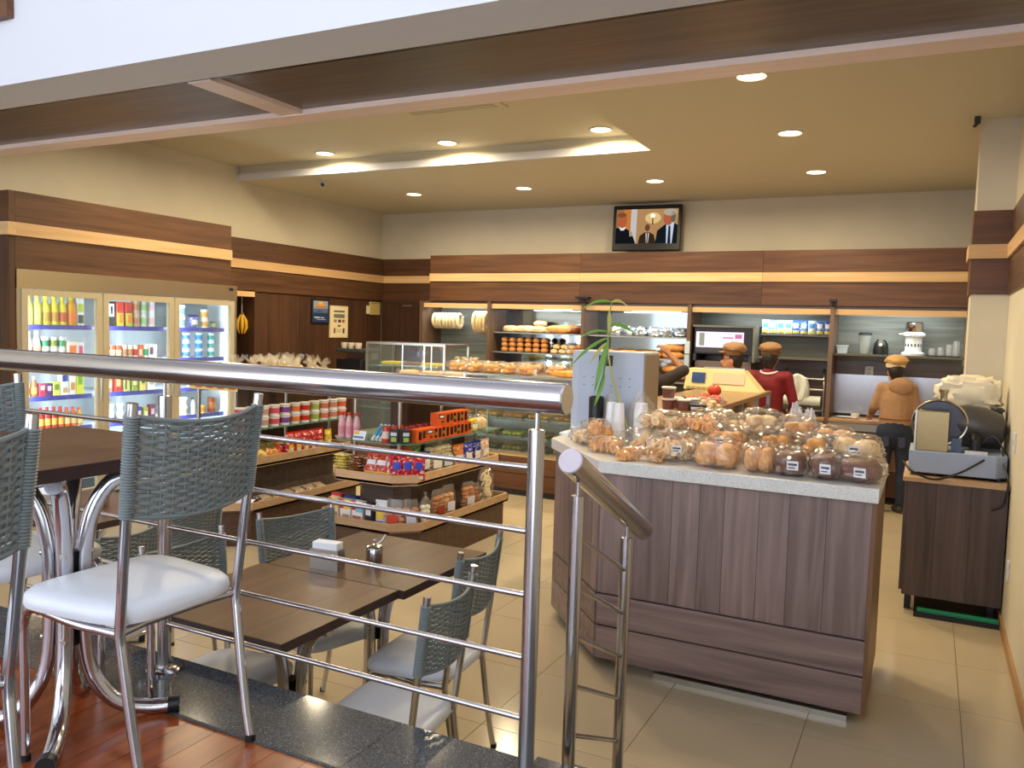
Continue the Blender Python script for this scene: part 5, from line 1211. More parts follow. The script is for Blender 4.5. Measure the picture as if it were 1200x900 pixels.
# ================================================================== people
def capsule(g, p0, p1, r0, r1, n=12, flat=1):
    o = len(g.v); g.tube([p0, p1], [r0, r1], n); g.ball(p0, r0, n, 8); g.ball(p1, r1, n, 8)
    if flat != 1:
        ym = (Vector(p0).y+Vector(p1).y)/2; g.v[o:] = [(x, ym+(y-ym)*flat, z) for x, y, z in g.v[o:]]
def union(g, name, m, parent, voxel=.014, smooth_it=6):
    me = bpy.data.meshes.new(name+'_raw'); me.from_pydata(g.v, [], g.f)
    bm = bmesh.new(); bm.from_mesh(me); bmesh.ops.recalc_face_normals(bm, faces=bm.faces); bm.to_mesh(me); bm.free()
    o = bpy.data.objects.new(name+'_raw', me); COL.objects.link(o)
    q = o.modifiers.new('r', 'REMESH'); q.mode = 'VOXEL'; q.voxel_size = voxel
    q = o.modifiers.new('s', 'SMOOTH'); q.iterations = smooth_it; q.factor = .5
    ev = o.evaluated_get(bpy.context.evaluated_depsgraph_get()); out = bpy.data.meshes.new_from_object(ev)
    out.name = name; out.materials.clear(); out.materials.append(m)
    for f in out.polygons: f.use_smooth = True
    bpy.data.objects.remove(o); bpy.data.meshes.remove(me)
    return put(name, out, parent)
SKIN = mat('skin', (196, 138, 104), .5); SKIND = mat('skin_tan', (150, 98, 66), .5)
def hand(g, w, d, side):
    """palm with four bent fingers and a thumb; w wrist, d direction of the fingers"""
    d = Vector(d).normalized(); u = d.cross(Vector((0, 0, 1))); u = u.normalized() if u.length > .1 else Vector((1, 0, 0)); n = u.cross(d)
    w = Vector(w); palm = w+d*.05
    capsule(g, w, palm, .026, .032, 8)
    for k in range(4):
        b = w+d*.085+u*(.027-.018*k); L = (.066, .076, .07, .054)[k]
        m = b+d*L*.5-n*.006; e = m+d*L*.42-n*.022
        capsule(g, palm+u*(.02-.013*k), b, .012, .0095, 6); capsule(g, b, m, .0092, .0085, 6); capsule(g, m, e, .0085, .007, 6)
    b = w+d*.03+u*side*.03; capsule(g, w+d*.012+u*side*.015, b, .013, .011, 6); capsule(g, b, b+d*.04+u*side*.018, .011, .008, 6)
def person(label, J, skin, top, bottom, hat, hair, loc, rz, extra=None, sleeves=True, shoes=(60, 56, 56)):
    """J: joints in metres, x right, y back->front is -y (faces -y), z up"""
    t = thing('person', label, 'person', loc, rz)
    V = {k: Vector(v) for k, v in J.items()}
    b = G()
    capsule(b, V['pelvis'], V['chest'], .125, .135, flat=.72); capsule(b, V['chest'], V['neck'], .10, .055); capsule(b, V['neck'], V['head']-Vector((0, 0, .06)), .05, .05)
    b.ball(V['head'], (.074, .093, .112), 16, 12); 
    hd = V['face'].normalized(); hs = hd.cross(Vector((0, 0, 1))).normalized()
    b.ball(V['head']+hd*.055-Vector((0, 0, .055)), (.05, .045, .05), 10, 8)
    capsule(b, V['head']+hd*.085+Vector((0, 0, .015)), V['head']+hd*.112-Vector((0, 0, .03)), .011, .016, 8)
    for s in (-1, 1): b.ball(V['head']+hs*s*.076-Vector((0, 0, .012)), (.012, .02, .03), 8, 6)
    for s in 'LR':
        capsule(b, V['sh'+s], V['el'+s], .045, .038); capsule(b, V['el'+s], V['wr'+s], .036, .026); capsule(b, V['chest']+Vector((0, 0, .05)), V['sh'+s], .08, .05)
        capsule(b, V['hip'+s], V['kn'+s], .085, .055); capsule(b, V['kn'+s], V['an'+s], .052, .036); capsule(b, V['an'+s], V['an'+s]+hd*.12-Vector((0, 0, .045)), .035, .03)
    hb = G()
    for s in 'LR': hand(hb, V['wr'+s], V['wr'+s]-V['el'+s], 1 if s == 'L' else -1)
    n0 = len(b.v); body = union(b, 'body', skin, t, .013, 4)
    # hands keep separate fingers: joined to the body mesh unsmoothed
    bm = bmesh.new(); bm.from_mesh(body.data); tmp = hb.mesh('hand_tmp', skin, True); bm.from_mesh(tmp); bm.to_mesh(body.data); bm.free(); bpy.data.meshes.remove(tmp)
    # face details
    for s in (-1, 1):
        G().ball(V['head']+hd*.086+hs*s*.032+Vector((0, 0, .012)), .010, 8, 6).build('eye', M_BLACK, t, True)
    G().ball(V['head']+hd*.098-Vector((0, 0, .062)), (.022, .012, .006), 8, 5).build('mouth', C_((150, 80, 70)), t, True)
    # clothes
    c = G(); capsule(c, V['pelvis']+Vector((0, 0, .02)), V['chest'], .158, .165, flat=.74); capsule(c, V['chest'], V['neck']-Vector((0, 0, .05)), .125, .085)
    for s in 'LR':
        capsule(c, V['chest']+Vector((0, 0, .06)), V['sh'+s], .095, .066); capsule(c, V['sh'+s], V['el'+s], .062, .054)
        if sleeves: capsule(c, V['el'+s], V['wr'+s]+(V['el'+s]-V['wr'+s])*.12, .052, .042)
    union(c, 'top', top, t, .016, 5)
    c = G(); capsule(c, V['pelvis']-Vector((.0, 0, .05)), V['pelvis']-Vector((0, 0, .02)), .168, .165, flat=.78)
    for s in 'LR': capsule(c, V['hip'+s], V['kn'+s], .098, .072); capsule(c, V['kn'+s], V['an'+s]+Vector((0, 0, .03)), .07, .055)
    union(c, 'trousers', bottom, t, .016, 4)
    for s in 'LR':
        c = G(); capsule(c, V['an'+s]-Vector((0, 0, .03)), V['an'+s]+hd*.13-Vector((0, 0, .042)), .047, .04); sh = union(c, 'shoe', C_(shoes), t, .014, 3)
    if hair:
        c = G(); c.ball(V['head']-hd*.022+Vector((0, 0, .012)), (.086, .092, .105), 14, 10); c.ball(V['head']-hd*.05-Vector((0, 0, .05)), (.065, .05, .07), 12, 8)
        union(c, 'hair', hair, t, .012, 3)
    if hat:
        h0 = V['head']+Vector((0, 0, .045))
        c = G(); c.lathe([(.095, 0), (.101, .02), (.101, .045)], 20, (h0.x, h0.y, h0.z), cap=False).build('hat_band', hat[1], t, True)
        c = G().ball(tuple(h0+Vector((0, 0, .075))-hd*.02), (.118, .122, .062), 20, 12, .22, 3, 9).build('hat_crown', hat[0], t, True)
        G().ball(tuple(h0+hd*.085+Vector((0, 0, .03))), (.085, .06, .012), 14, 6).build('hat_peak', hat[0], t, True) if hat[2] else None
    if extra: extra(t, V, hd, hs)
    return t
def stand(**k):
    J = dict(pelvis=(0, 0, .93), chest=(0, -.01, 1.26), neck=(0, -.01, 1.43), head=(0, -.03, 1.545), face=(0, -1, 0), shL=(.18, 0, 1.37), shR=(-.18, 0, 1.37), elL=(.24, -.02, 1.10), elR=(-.24, -.02, 1.10),
             wrL=(.22, -.18, .95), wrR=(-.22, -.18, .95), hipL=(.09, 0, .88), hipR=(-.09, 0, .88), knL=(.10, -.01, .48), knR=(-.10, -.01, .48), anL=(.10, .01, .085), anR=(-.10, .01, .085))
    J.update(k); return J
HATB = mat('tan_cap', (150, 112, 76), .7); HATD = mat('tan_cap_band', (120, 82, 50), .7)
M_HOOD = mat('tan_fleece', (160, 122, 90), .85, noise_amt=.08, nscale=20); M_JEAN = mat('dark_jeans', (34, 40, 58), .8, noise_amt=.2, nscale=18)
HAIR = mat('dark_hair', (40, 28, 22), .5)
def hoodie_extra(t, V, hd, hs):
    c = G(); c.ball(tuple(V['neck']-hd*.10-Vector((0, 0, .05))), (.13, .06, .10), 14, 10, .15, 3); union(c, 'hood', M_HOOD, t, .016, 4)
    # apron hanging on the far side and its belt
    g = G().tube([V['pelvis']+Vector((.0, 0, .10))+Vector((.163*cos(a), .122*sin(a), 0)) for a in [2*pi*i/20 for i in range(20)]], .009, 6, closed=True).build('belt', mat('tan_band', (150, 100, 62), .8), t, True)
    B(V['pelvis'].x-.17, V['pelvis'].x+.17, -.165, -.145, .42, 1.0).build('apron', mat('tan_apron', (166, 124, 90), .85), t, bevel=.01)
    for s in (-1, 1):
        p = G().add([(s*.08-.035, .132, .84), (s*.08+.035, .132, .84), (s*.08+.035, .130, .74), (s*.08, .130, .72), (s*.08-.035, .130, .74)], [(0, 1, 2, 3, 4)]).build('pocket', C_((50, 56, 76)), t)
# woman at the back worktop: faces the wall, head bowed to her left hand
person('person in tan hoodie, cap and dark jeans working at the back worktop', stand(head=(.03, -.07, 1.53), face=(.45, -1, -.1), neck=(0, -.03, 1.42), chest=(0, -.02, 1.24), shL=(.145, -.02, 1.35), shR=(-.145, -.02, 1.35), elL=(.22, -.06, 1.14), wrL=(.26, -.25, 1.05), elR=(-.19, -.06, 1.12), wrR=(-.13, -.25, 1.05)),
       SKIN, M_HOOD, M_JEAN, (mat('straw_cap', (198, 156, 100), .7), mat('straw_band', (226, 206, 160), .7), False), HAIR, (-.28, 9.36, 0), R(180), hoodie_extra).scale = (.94, .96, .955)
M_RED = mat('crimson_shirt', (120, 18, 30), .7, noise_amt=.15, nscale=14)
def red_extra(t, V, hd, hs):
    n = V['neck']-Vector((0, 0, .03))
    G().tube([n+Vector((.088*cos(a), .088*sin(a), .012*cos(a*2))) for a in [2*pi*i/18 for i in range(18)]], .012, 8, closed=True).build('collar', C_((226, 214, 214)), t, True)
    B(-.13, .0, .10, .135, .80, .90).build('apron_tie', C_((214, 190, 160)), t, bevel=.01)
person('person in crimson shirt and tan cap seen from behind at the back counter', stand(shL=(.19, 0, 1.36), shR=(-.19, 0, 1.36), elL=(.25, -.06, 1.09), wrL=(.16, -.26, 1.0), elR=(-.27, -.02, 1.08), wrR=(-.20, -.24, 1.0), head=(0, -.035, 1.545)),
       SKIN, M_RED, mat('black_trousers', (36, 32, 34), .8), (HATB, HATD, False), HAIR, (-1.525, 9.12, 0), R(176), red_extra)
def glasses_extra(t, V, hd, hs):
    for s in (-1, 1):
        c = V['head']+hd*.098+hs*s*.033+Vector((0, 0, .012))
        G().tube([c+hs*.024*cos(a)+Vector((0, 0, .018*sin(a))) for a in [2*pi*i/14 for i in range(14)]], .003, 6, closed=True).build('glasses_rim', M_BLACK, t, True)
        G().tube([c+hs*s*.024, V['head']+hs*s*.08+Vector((0, 0, .012))], .003, 6).build('glasses_arm', M_BLACK, t, True)
# person serving behind the scale, facing left, arm held out over the counter
person('person in tan cap, glasses and brown top leaning behind the weighing scale', stand(pelvis=(0, .04, .95), chest=(0, -.05, 1.23), neck=(0, -.09, 1.41), head=(0, -.13, 1.535), shL=(.16, -.06, 1.34), shR=(-.16, -.06, 1.34), elL=(.22, -.24, 1.34), wrL=(.16, -.47, 1.345), elR=(-.24, -.16, 1.10), wrR=(-.20, -.34, 1.02)),
       SKIN, mat('brown_top', (150, 104, 62), .8), mat('black_trousers', (36, 32, 34), .8), (HATB, HATD, True), HAIR, (-1.68, 8.62, 0), R(-82), glasses_extra, sleeves=False)
# person half hidden by the till unit, elbow raised
person('person in black top half hidden behind the till unit with one elbow raised', stand(shR=(-.18, 0, 1.36), elR=(-.33, -.08, 1.46), wrR=(-.16, -.16, 1.60), head=(0, -.03, 1.50), wrL=(.16, -.26, 1.12), elL=(.26, -.08, 1.10)),
       SKIND, mat('black_top', (44, 36, 34), .8), mat('black_trousers', (36, 32, 34), .8), None, HAIR, (-2.27, 7.15, 0), R(178), None, sleeves=False)
# ================================================================== bakery goods at the back
wb = 'breads on the back shelves'
def bread(rx, ry, rz_, m, seed=0, sq=.8):
    g = G().ball((0, 0, rz_*.93), (rx, ry, rz_), 14, 9, .14, seed, 9, sq); g.v = [(x, y, max(z, .0005)) for x, y, z in g.v]
    return [('bread', g.mesh('bread', m, True), None)]
M_FLOUR = mat('floured_crust', (226, 196, 146), .7, noise_amt=.2, nscale=24); M_LOAF = mat('loaf_crust', (216, 150, 84), .5, noise_amt=.25, nscale=16); M_BROWNB = mat('brown_loaf', (120, 66, 34), .5, noise_amt=.3, nscale=16)
K = {}
for nm, a in dict(round=(.11, .11, .05, M_FLOUR, 1), long=(.19, .07, .055, M_LOAF, 2), dark=(.17, .07, .055, M_BROWNB, 3), roll=(.058, .045, .034, M_LOAF, 4), pale=(.06, .05, .035, M_FLOUR, 5), bag=(.24, .042, .036, M_GOLD, 6)).items(): K[nm] = bread(*a)
def br(k, x, y, z, lb, rz=0, sc=1): place({'round': 'round_loaf', 'long': 'loaf', 'dark': 'brown_loaf', 'roll': 'bread_roll', 'pale': 'bread_roll', 'bag': 'baguette'}[k], K[k], lb, 'bread', (x, y, z), rz, wb, sc)
Z1, Z2, Z0 = 1.741, 1.476, 1.201
# first bay
for k in range(4): br('round', -5.10+.14*k, 10.02+.05*(k % 2), Z1+(.0 if k < 3 else .085), 'pale floured round loaf on the top shelf of the first bread bay', k, .95 if k < 3 else .8)
for k in range(2): br('round', -4.66+.17*k, 10.0, Z1, 'white wrapped round loaf beside the long loaves on the top shelf', k+.5, .9)
br('long', -4.36, 9.97, Z1, 'light long loaf lying on the top shelf of the first bread bay', R(8)); br('long', -4.30, 10.12, Z1, 'second light long loaf behind the first on the top shelf', R(4), 1.1); br('dark', -4.08, 9.97, Z1, 'brown loaf at the end of the top shelf beside the divider', R(70), .8)
for r in range(3):
    for c in range(6): br('roll', -5.15+.118*c, 9.96, Z2+r*.064, 'golden roll in the stacked rows on the middle shelf', R(90), 1)
for c in range(3): br('dark', -5.0+.2*c, 10.10, Z2+.0, 'brown loaf behind the stacked rolls on the middle shelf', R(88), (.5, .9, .9))
for r in range(2):
    for c in range(3): br('pale', -4.42+.115*c+.03*r, 9.97+.0*r, Z2+.062*r, 'pale roll in the small heap on the middle shelf', R(20*c), (.88, .88, .9))
for c in range(3): br('roll', -4.15+.05*c, 9.97+.04*(c % 2), Z2+.064*(c == 2), 'amber roll beside the divider on the middle shelf', R(30), 1.05)
for c in range(5): br('dark', -5.08+.23*c, 10.02, Z0, 'dark loaf on the low shelf of the first bread bay', R(84), 1)
# second bay: foil packs and loaves
M_FOIL = mat('silver_film', (206, 214, 222), .22, .75)
def foil_g(k):
    g = G().ball((0, 0, .055), (.085, .08, .06), 18, 12, .45, k, 22, .8); g.v = [(x, y, max(z, .0005)) for x, y, z in g.v]; return g
for k in range(6):
    place('foil_pack', [('foil', foil_g(k).mesh('foil', M_FOIL, True), None), ('band', G().ball((0, 0, .04), (.088, .082, .03), 14, 6, .2, k, 12).mesh('band', C_((90, 100, 130)), True), None)] if k < 3 else [('foil', KC.setdefault('foil%d' % (k % 3), foil_g(k+7).mesh('foil', M_FOIL, True)), None)],
          'crumpled silver film pack on the top shelf of the second bread bay', 'pack', (-3.58+.165*k, 10.0+.03*(k % 2), Z1), k, wb)
for k in range(4): br('long', -3.68+.29*k, 9.95, Z2, 'long golden loaf on the middle shelf of the second bay', R(4*k-6), (.72, .85, .85))
for k in range(3): br('long', -3.54+.29*k, 10.11, Z2+.0, 'golden loaf behind the front loaves of the second bay', R(5), (.7, .8, .85))
for k in range(5): br(('long', 'dark')[k % 2], -3.7+.235*k, 10.0, Z0, ('golden', 'brown')[k % 2] + ' loaf on the low shelf of the second bay', R(80), .9)
br('long', -2.80, 9.95, Z2+.09, 'golden loaf stacked above the others beside the oven divider', R(15), .85); br('long', -2.80, 9.95, Z0+.1, 'loaf on top of the low shelf loaves beside the oven divider', R(-20), .9)
# ring breads on pegs
def ring_set(x, n, r, lb, pegz, tone):
    pg = thing('bread_peg', 'metal peg holding ' + lb, 'peg', (x, 10.27, pegz)); G().tube([(-.02, 0, 0), (-.02, -.05, .0), (-.02, -.40, .01)] if 0 else [(0, 0, 0), (0, -.30, .01)], .008, 8).build('rod', M_STEEL, pg, True); B(-.02, .02, -.004, .004, -.02, .02).build('plate', M_WHITE, pg)
    me = G().tube([(.0, r*cos(a), r*sin(a)) for a in [2*pi*i/16 for i in range(16)]], .024, 8, closed=True).mesh('ring_bread', tone, True)
    for k in range(n):
        o = place('ring_bread', [('ring_bread', me, None)], lb.replace('the ', '', 1) if 0 else 'ring shaped bread among ' + lb, 'bread', (x-.02, 10.22-.045*k, pegz-r+.024+.012), 0, lb)
        o.rotation_euler = (0, R(-6*(k % 3)), R(90+4*(k % 2)))
def ring_row(x0, n, r, lb, z, tone):
    """rings hung side by side on a bar along the wall"""
    pg = thing('bread_bar', 'thin steel bar holding ' + lb, 'bar', (x0, 9.99, z))
    L = .055*n
    G().tube([(-.04, 0, 0), (L+.03, 0, 0)], .007, 8).build('rod', M_STEEL, pg, True)
    for q in (-.03, L+.02): G().tube([(q, 0, 0), (q, .275, 0)], .006, 8).build('bracket', M_STEEL, pg, True)
    me = G().tube([(0, r*cos(a), r*1.1*sin(a)) for a in [2*pi*i/18 for i in range(18)]], .023, 8, closed=True).mesh('ring_bread', tone, True)
    for k in range(n):
        o = place('ring_bread', [('ring_bread', me, None)], 'ring shaped bread among ' + lb, 'bread', (x0+.01+.055*k, 9.99, z-r*1.1+.034), 0, lb); o.rotation_euler = (0, R(-5+4*(k % 3)), R(3*(k % 2)))
ring_row(-6.29, 8, .085, 'the floury rings on the long bar', 1.93, M_DOUGH)
ring_row(-5.62, 4, .125, 'the large rings beside the divider', 1.96, M_FLOUR)
for k in range(16):
    br('pale', -5.95+.10*(k % 6), 9.92+.07*(k//6), Z0+.058*(k//6), 'pale roll in the heap below the ring breads', R(37*k), .8)
# on and in the long glass counter
cb_ = 'goods on the long bakery counter'
random.seed(5)
for k in range(9):
    place('pastry_bag', roll_bag(.28, .22, .14, 'o', 9, 0, 70+k % 3), 'clear bag of golden twists on the left end of the bakery counter', 'pastry bag', (-4.73+.215*(k % 5), 8.00+.22*(k//5), 1.2905), R(90*(k % 2)), cb_, .85)
for k in range(3): place('pastry_bag', roll_bag(.30, .22, .14, 'g', 8, 0, 75+k), 'clear bag of brown twists near the white price cards', 'pastry bag', (-3.95+.27*k, 8.36, 1.2905), R(8*k), cb_, .9)
for k in range(7): place('baguette', K['bag'], 'long golden baguette in the row on the bakery counter', 'baguette', (-3.30+.07*(k % 4), 7.96+.078*k, 1.2905), R(2*(k % 3)-2), cb_, (1.15, .85, 1))
for k in range(2): tag(B(-.045, .045, -.002, .002, 0, .06).build('price_card', M_TAG, loc=(-3.98+.16*k, 8.06, 1.2905)), ('small white price card before the brown twists', 'small white price card beside the baguettes')[k], 'price card')
for z, cols in ((1.031, ((214, 150, 60), (196, 110, 50))), (.801, ((206, 140, 60), (226, 170, 70))), (.601, ((190, 200, 70), (150, 120, 60))), (.441, ((170, 150, 60), (120, 110, 60)))):
    for k in range(7):
        c = cols[k % 2]
        place('pastry_tray', [('tray', B(-.14, .14, -.15, .15, 0, .012).mesh('tray', M_STEEL), None), ('pastries', KC.setdefault(('pst', c), (lambda g: ([g.ball((-.09+.06*(i % 4), -.10+.065*(i//4), .034), (.03, .032, .022), 8, 5, .2, i, 9) for i in range(16)], g)[1])(G()).mesh('pastries', C_(c, .5), True)), None)],
              '%s pastries on a steel tray in the bakery counter' % {(214, 150, 60): 'golden', (196, 110, 50): 'russet', (206, 140, 60): 'amber', (226, 170, 70): 'yellow', (190, 200, 70): 'lime green', (150, 120, 60): 'olive', (170, 150, 60): 'mustard', (120, 110, 60): 'dull green'}[c], 'pastry tray', (-4.68+.31*k, 8.18, z), 0, 'trays in the bakery counter')
# in the flat case
for k in range(3): place('corn_cake', [('tray', B(-.13, .13, -.12, .12, 0, .01).mesh('tray', M_STEEL), None), ('cake', B(-.115, .115, -.10, .10, .01, .045).mesh('cake', C_(((236, 200, 50), (236, 200, 50), (130, 70, 40))[k], .5), bevel=.008), None)], ('yellow corn cake at the panelled wall end of the flat case', 'yellow corn cake in the middle of the flat case', 'brown cake between the yellow cakes in the flat case')[k], 'cake', (-5.75+(0, .56, .28)[k], 8.22, 1.3055), 0, 'cakes in the flat case')
# coffee things beside the case
ce = thing('coffee_machine', 'dark coffee machine beside the panelled wall', 'coffee machine', (-6.55, 8.55, 0))
B(-.30, .30, -.25, .25, 0, 1.12).build('stand', M_PANEL, ce); B(-.20, .20, -.18, .18, 1.12, 1.34).build('body', M_BLACK, ce, bevel=.01); B(-.21, .21, -.19, .19, 1.42, 1.47).build('hood', M_DKGREY, ce, bevel=.01); B(-.20, .20, .02, .18, 1.34, 1.42).build('column', M_STEEL, ce)
for k in range(3): place('coffee_cup', [('cup', G().lathe([(.032, 0), (.042, .02), (.045, .075), (.040, .075), (.036, .02)], 14).mesh('cup', mat('cup_beige', (214, 200, 176), .4), True), None)], 'beige cup on top of the coffee machine', 'cup', (-6.68+.11*k, 8.45, 1.4705), 0, 'coffee cups')

# ================================================================== oven, packets, kitchen appliances
ov = thing('oven', 'black counter oven with lit glass front under the pelmet', 'oven', (-2.185, 9.97, 1.4755))
B(-.345, .345, -.17, .26, -.375+.0, .40).build('casing', M_BLACK, ov) if 0 else B(-.33, .33, -.12, .25, -.574, .0).build('stand', M_PANELX, ov); B(-.345, .345, -.15, .26, .08, .40).build('casing', M_BLACK, ov, bevel=.006)
B(-.345, -.31, -.17, .26, .0, .08).build('foot', M_DKGREY, ov); B(.31, .345, -.17, .26, 0, .08).build('foot', M_DKGREY, ov)
B(.345, .37, -.16, .26, 0, .40).build('side_panel', M_BACKB, ov); B(-.36, .375, -.16, .26, .40, .425).build('top_panel', M_BACKB, ov)
B(-.32, .24, -.155, -.15, .10, .345).build('window', emis('oven_lit', (236, 226, 240), 1.3), ov)
B(-.28, -.22, -.157, -.155, .18, .33).build('window_patch', C_((130, 150, 150)), ov); B(-.32, .24, -.158, -.155, .10, .16).build('window_patch', C_((60, 60, 66)), ov)
B(.0, .12, -.157, -.155, .27, .285).build('window_patch', emis('oven_pink', (226, 130, 170), 1.0), ov); B(.14, .22, -.157, -.155, .27, .32).build('window_patch', emis('oven_pink', (226, 130, 170), 1.0), ov)
dp = ((206, 226, 240), (120, 180, 220), (190, 226, 240), (236, 240, 240), (60, 100, 200), (50, 110, 210), (214, 236, 246), (70, 120, 200), (50, 80, 170))
for k, c in enumerate(dp):
    place('milk_packet', pouch(.085, .15, .04, c, ((.15, .85, .5, .85, (236, 240, 246) if sum(c) < 560 else (80, 140, 210)), (.1, .9, .06, .3, (226, 214, 90))), 130+k), '%s milk powder packet in the row on the high shelf' % ('pale', 'sky blue', 'light aqua', 'white', 'blue', 'bright blue', 'ice blue', 'mid blue', 'navy')[k], 'packet', (-1.745+.0865*k, 10.05, 1.8185), 0, 'packets on the high shelf')
def kitchen():
    t = thing('blender', 'tall clear blender jar with dark lid on the kitchen shelf', 'blender', (-.655, 10.06, 1.6225))
    G().lathe([(.045, 0), (.05, .03), (.068, .21)], 18, cap=False).build('jar', film('jar_film', (206, 214, 206), .4, .1), t, True); G().lathe([(.07, .21), (.07, .235), (.05, .245)], 18).build('lid', M_DKGREY, t, True); G().lathe([(.044, 0), (.044, .01)], 18).build('jar_base', M_DKGREY, t, True)
    t = thing('blender_motor', 'squat black blender base on the kitchen shelf', 'blender base', (-.49, 10.05, 1.6225))
    G().lathe([(.078, 0), (.08, .05), (.07, .12), (.045, .16), (.04, .165)], 20).build('motor_body', M_BLACK, t, True); G().lathe([(.02, 0), (.02, .008)], 14).xf(Matrix.Translation((0, -.072, .11)) @ Matrix.Rotation(R(80), 4, 'X')).build('dial', M_STEEL, t, True)
    t = thing('juicer', 'tall silver juice extractor on the kitchen shelf', 'juicer', (-.075-.09, 10.06, 1.6225))
    G().lathe([(.115, 0), (.12, .012), (.12, .03), (.085, .045), (.085, .20), (.10, .215)], 22).build('body', mat('white_enamel', (226, 232, 234), .3), t, True); G().lathe([(.112, .215), (.115, .235), (.10, .25), (.092, .255)], 22).build('collar', mat('white_enamel', (226, 232, 234), .3), t, True)
    G().lathe([(.088, .255), (.092, .26), (.092, .36), (.08, .368)], 22).build('bowl', M_CHROME, t, True); G().tube([(-.09, -.02, .235), (-.15, -.04, .225)], [.022, .018], 12).build('spout', M_STEEL, t, True)
    for k in range(6): a = R(-150+24*k); B(-.007, .007, -.002, .002, .10, .13).xf(Matrix.Translation((.086*cos(a), .086*sin(a), 0)) @ Matrix.Rotation(a+R(90), 4, 'Z')).build('vent', M_DKGREY, t)
    tag(B(-.16, .16, -.10, .10, 0, .012).build('tray', M_BLACK, loc=(.13, 10.05, 1.6225)), 'black tray under the upturned glasses on the kitchen shelf', 'tray')
    for k, (x, h) in enumerate(((.02, .075), (.105, .09), (.185, .12), (.25, .16))):
        place('glass', [('glass', KC.setdefault(('gls', h), G().lathe([(.032, 0), (.034, h*.5), (.030, h), (.001, h)], 14, cap=False).mesh('glass', film('tumbler', (220, 226, 226), .25, .05), True)), None)], ('short squat glass on the black tray', 'steel sided glass next to the squat one', 'medium glass on the black tray', 'tall glass at the end of the black tray')[k], 'glass', (x, 10.05, 1.635), 0)
    place('plastic_pot', [('pot', G().rbox(0, 0, 0, .095, .085, .085, 0, 1.2).mesh('pot', C_((196, 216, 226))), None), ('rim', G().rbox(0, 0, .082, .125, .113, .008).mesh('rim', C_((214, 230, 238))), None)], 'small pale blue plastic pot at the kitchen shelf end', 'pot', (-.885, 10.02, 1.6225))
    t = thing('socket', 'white double wall socket over the steel splash panel', 'socket', (-.605, 10.238, 1.42)); B(-.045, .045, -.012, 0, -.06, .06).build('plate', M_WHITE, t, bevel=.004); B(-.018, .018, -.016, -.012, -.035, -.005).build('outlet', C_((190, 186, 176)), t); B(-.018, .018, -.016, -.012, .01, .04).build('outlet', C_((190, 186, 176)), t)
    t = thing('film_dispenser', 'stainless cling film dispenser frame on the worktop', 'dispenser', (-1.27, 10.0, .9005))
    for s in (-1, 1): G().tube(bez([(s*.23, -.14, 0), (s*.23, -.14, .40), (s*.20, .0, .52), (s*.20, .10, .52)] if s > 0 else [(-.23, -.14, 0), (-.23, -.14, .40), (-.20, 0, .52), (-.20, .10, .52)]), .013, 10).build('frame_tube', M_STEEL, t, True)
    for z in (.30, .42): G().tube([(-.23, -.14, z), (.23, -.14, z)], .011, 10).build('cross_tube', M_STEEL, t, True)
    G().tube([(-.20, -.12, .17), (.20, -.12, .17)], .055, 18).build('film_roll', mat('film_roll', (206, 212, 206), .3), t, True); B(-.22, .22, -.20, .06, .06, .075).build('hot_plate', M_STEEL, t); B(-.21, .21, -.14, .08, .0, .06).build('base', M_DKGREY, t)
    c = G(); n = 10; vs_ = []; fs = []
    for i in range(n+1):
        for j in range(7):
            u = j/6; v = i/n; vs_.append((-.11+.16*u+.03*sin(v*3), -.155-.02*sin(u*9+v*3)-.03*v*(1-v), .455-.30*v+.02*sin(u*5)))
    for i in range(n):
        for j in range(6): a = i*7+j; fs.append((a, a+1, a+8, a+7))
    c.add(vs_, fs); cl_ = c.build('towel', mat('white_cloth', (214, 216, 210), .9), None, True, loc=(-1.27, 9.99, .9005)); cl_.modifiers.new('t', 'SOLIDIFY').thickness = .008
    tag(cl_, 'white cloth hanging over the cling film frame', 'cloth')
    place('plate', [('plate', G().lathe([(.04, 0), (.09, .012), (.085, .014), (.04, .004)], 18).mesh('plate', mat('white_china', (232, 232, 226), .3), True), None), ('food', G().ball((0, 0, .02), (.03, .03, .016), 9, 6).mesh('food', C_((206, 60, 40)), True), None)], 'white plate with red food on the worktop', 'plate', (-1.18, 9.77, .9005))
    place('plate', [('plate', G().lathe([(.04, 0), (.10, .012), (.095, .014), (.04, .004)], 18).mesh('plate', mat('white_china', (232, 232, 226), .3), True), None)], 'plain white plate on the worktop by the steel splash', 'plate', (-.80, 9.95, .9005))
    place('cup', [('cup', G().lathe([(.03, 0), (.042, .01), (.046, .06), (.042, .06), (.036, .01)], 16).mesh('cup', mat('white_china', (232, 232, 226), .3), True), None)], 'white cup on the worktop by the steel splash', 'cup', (-.70, 9.88, .9005))
    t = thing('wall_phone', 'pale blue panel box on the divider beside the oven', 'box', (-2.585, 9.75, 1.38)); B(-.03, .03, -.03, .005, 0, .16).build('lower_box', C_((170, 190, 200)), t, bevel=.004); B(-.03, .03, -.03, .005, .17, .32).build('upper_box', C_((190, 206, 214)), t, bevel=.004)
    for k, x in enumerate((-3.95, -.985)):
        t = thing('spot_sensor', ('small dark bracket lamp on the fascia above the bread bays', 'small dark sensor on the fascia above the kitchen shelf')[k], 'fixture', (x, 9.785, 2.19)); B(-.09 if k == 0 else -.035, .09 if k == 0 else .035, -.09, 0, 0, .025).build('head', M_BLACK, t); G().tube([(0, -.03, 0), (0, -.03, -.06)], .012, 8).build('stem', M_DKGREY, t)
kitchen()

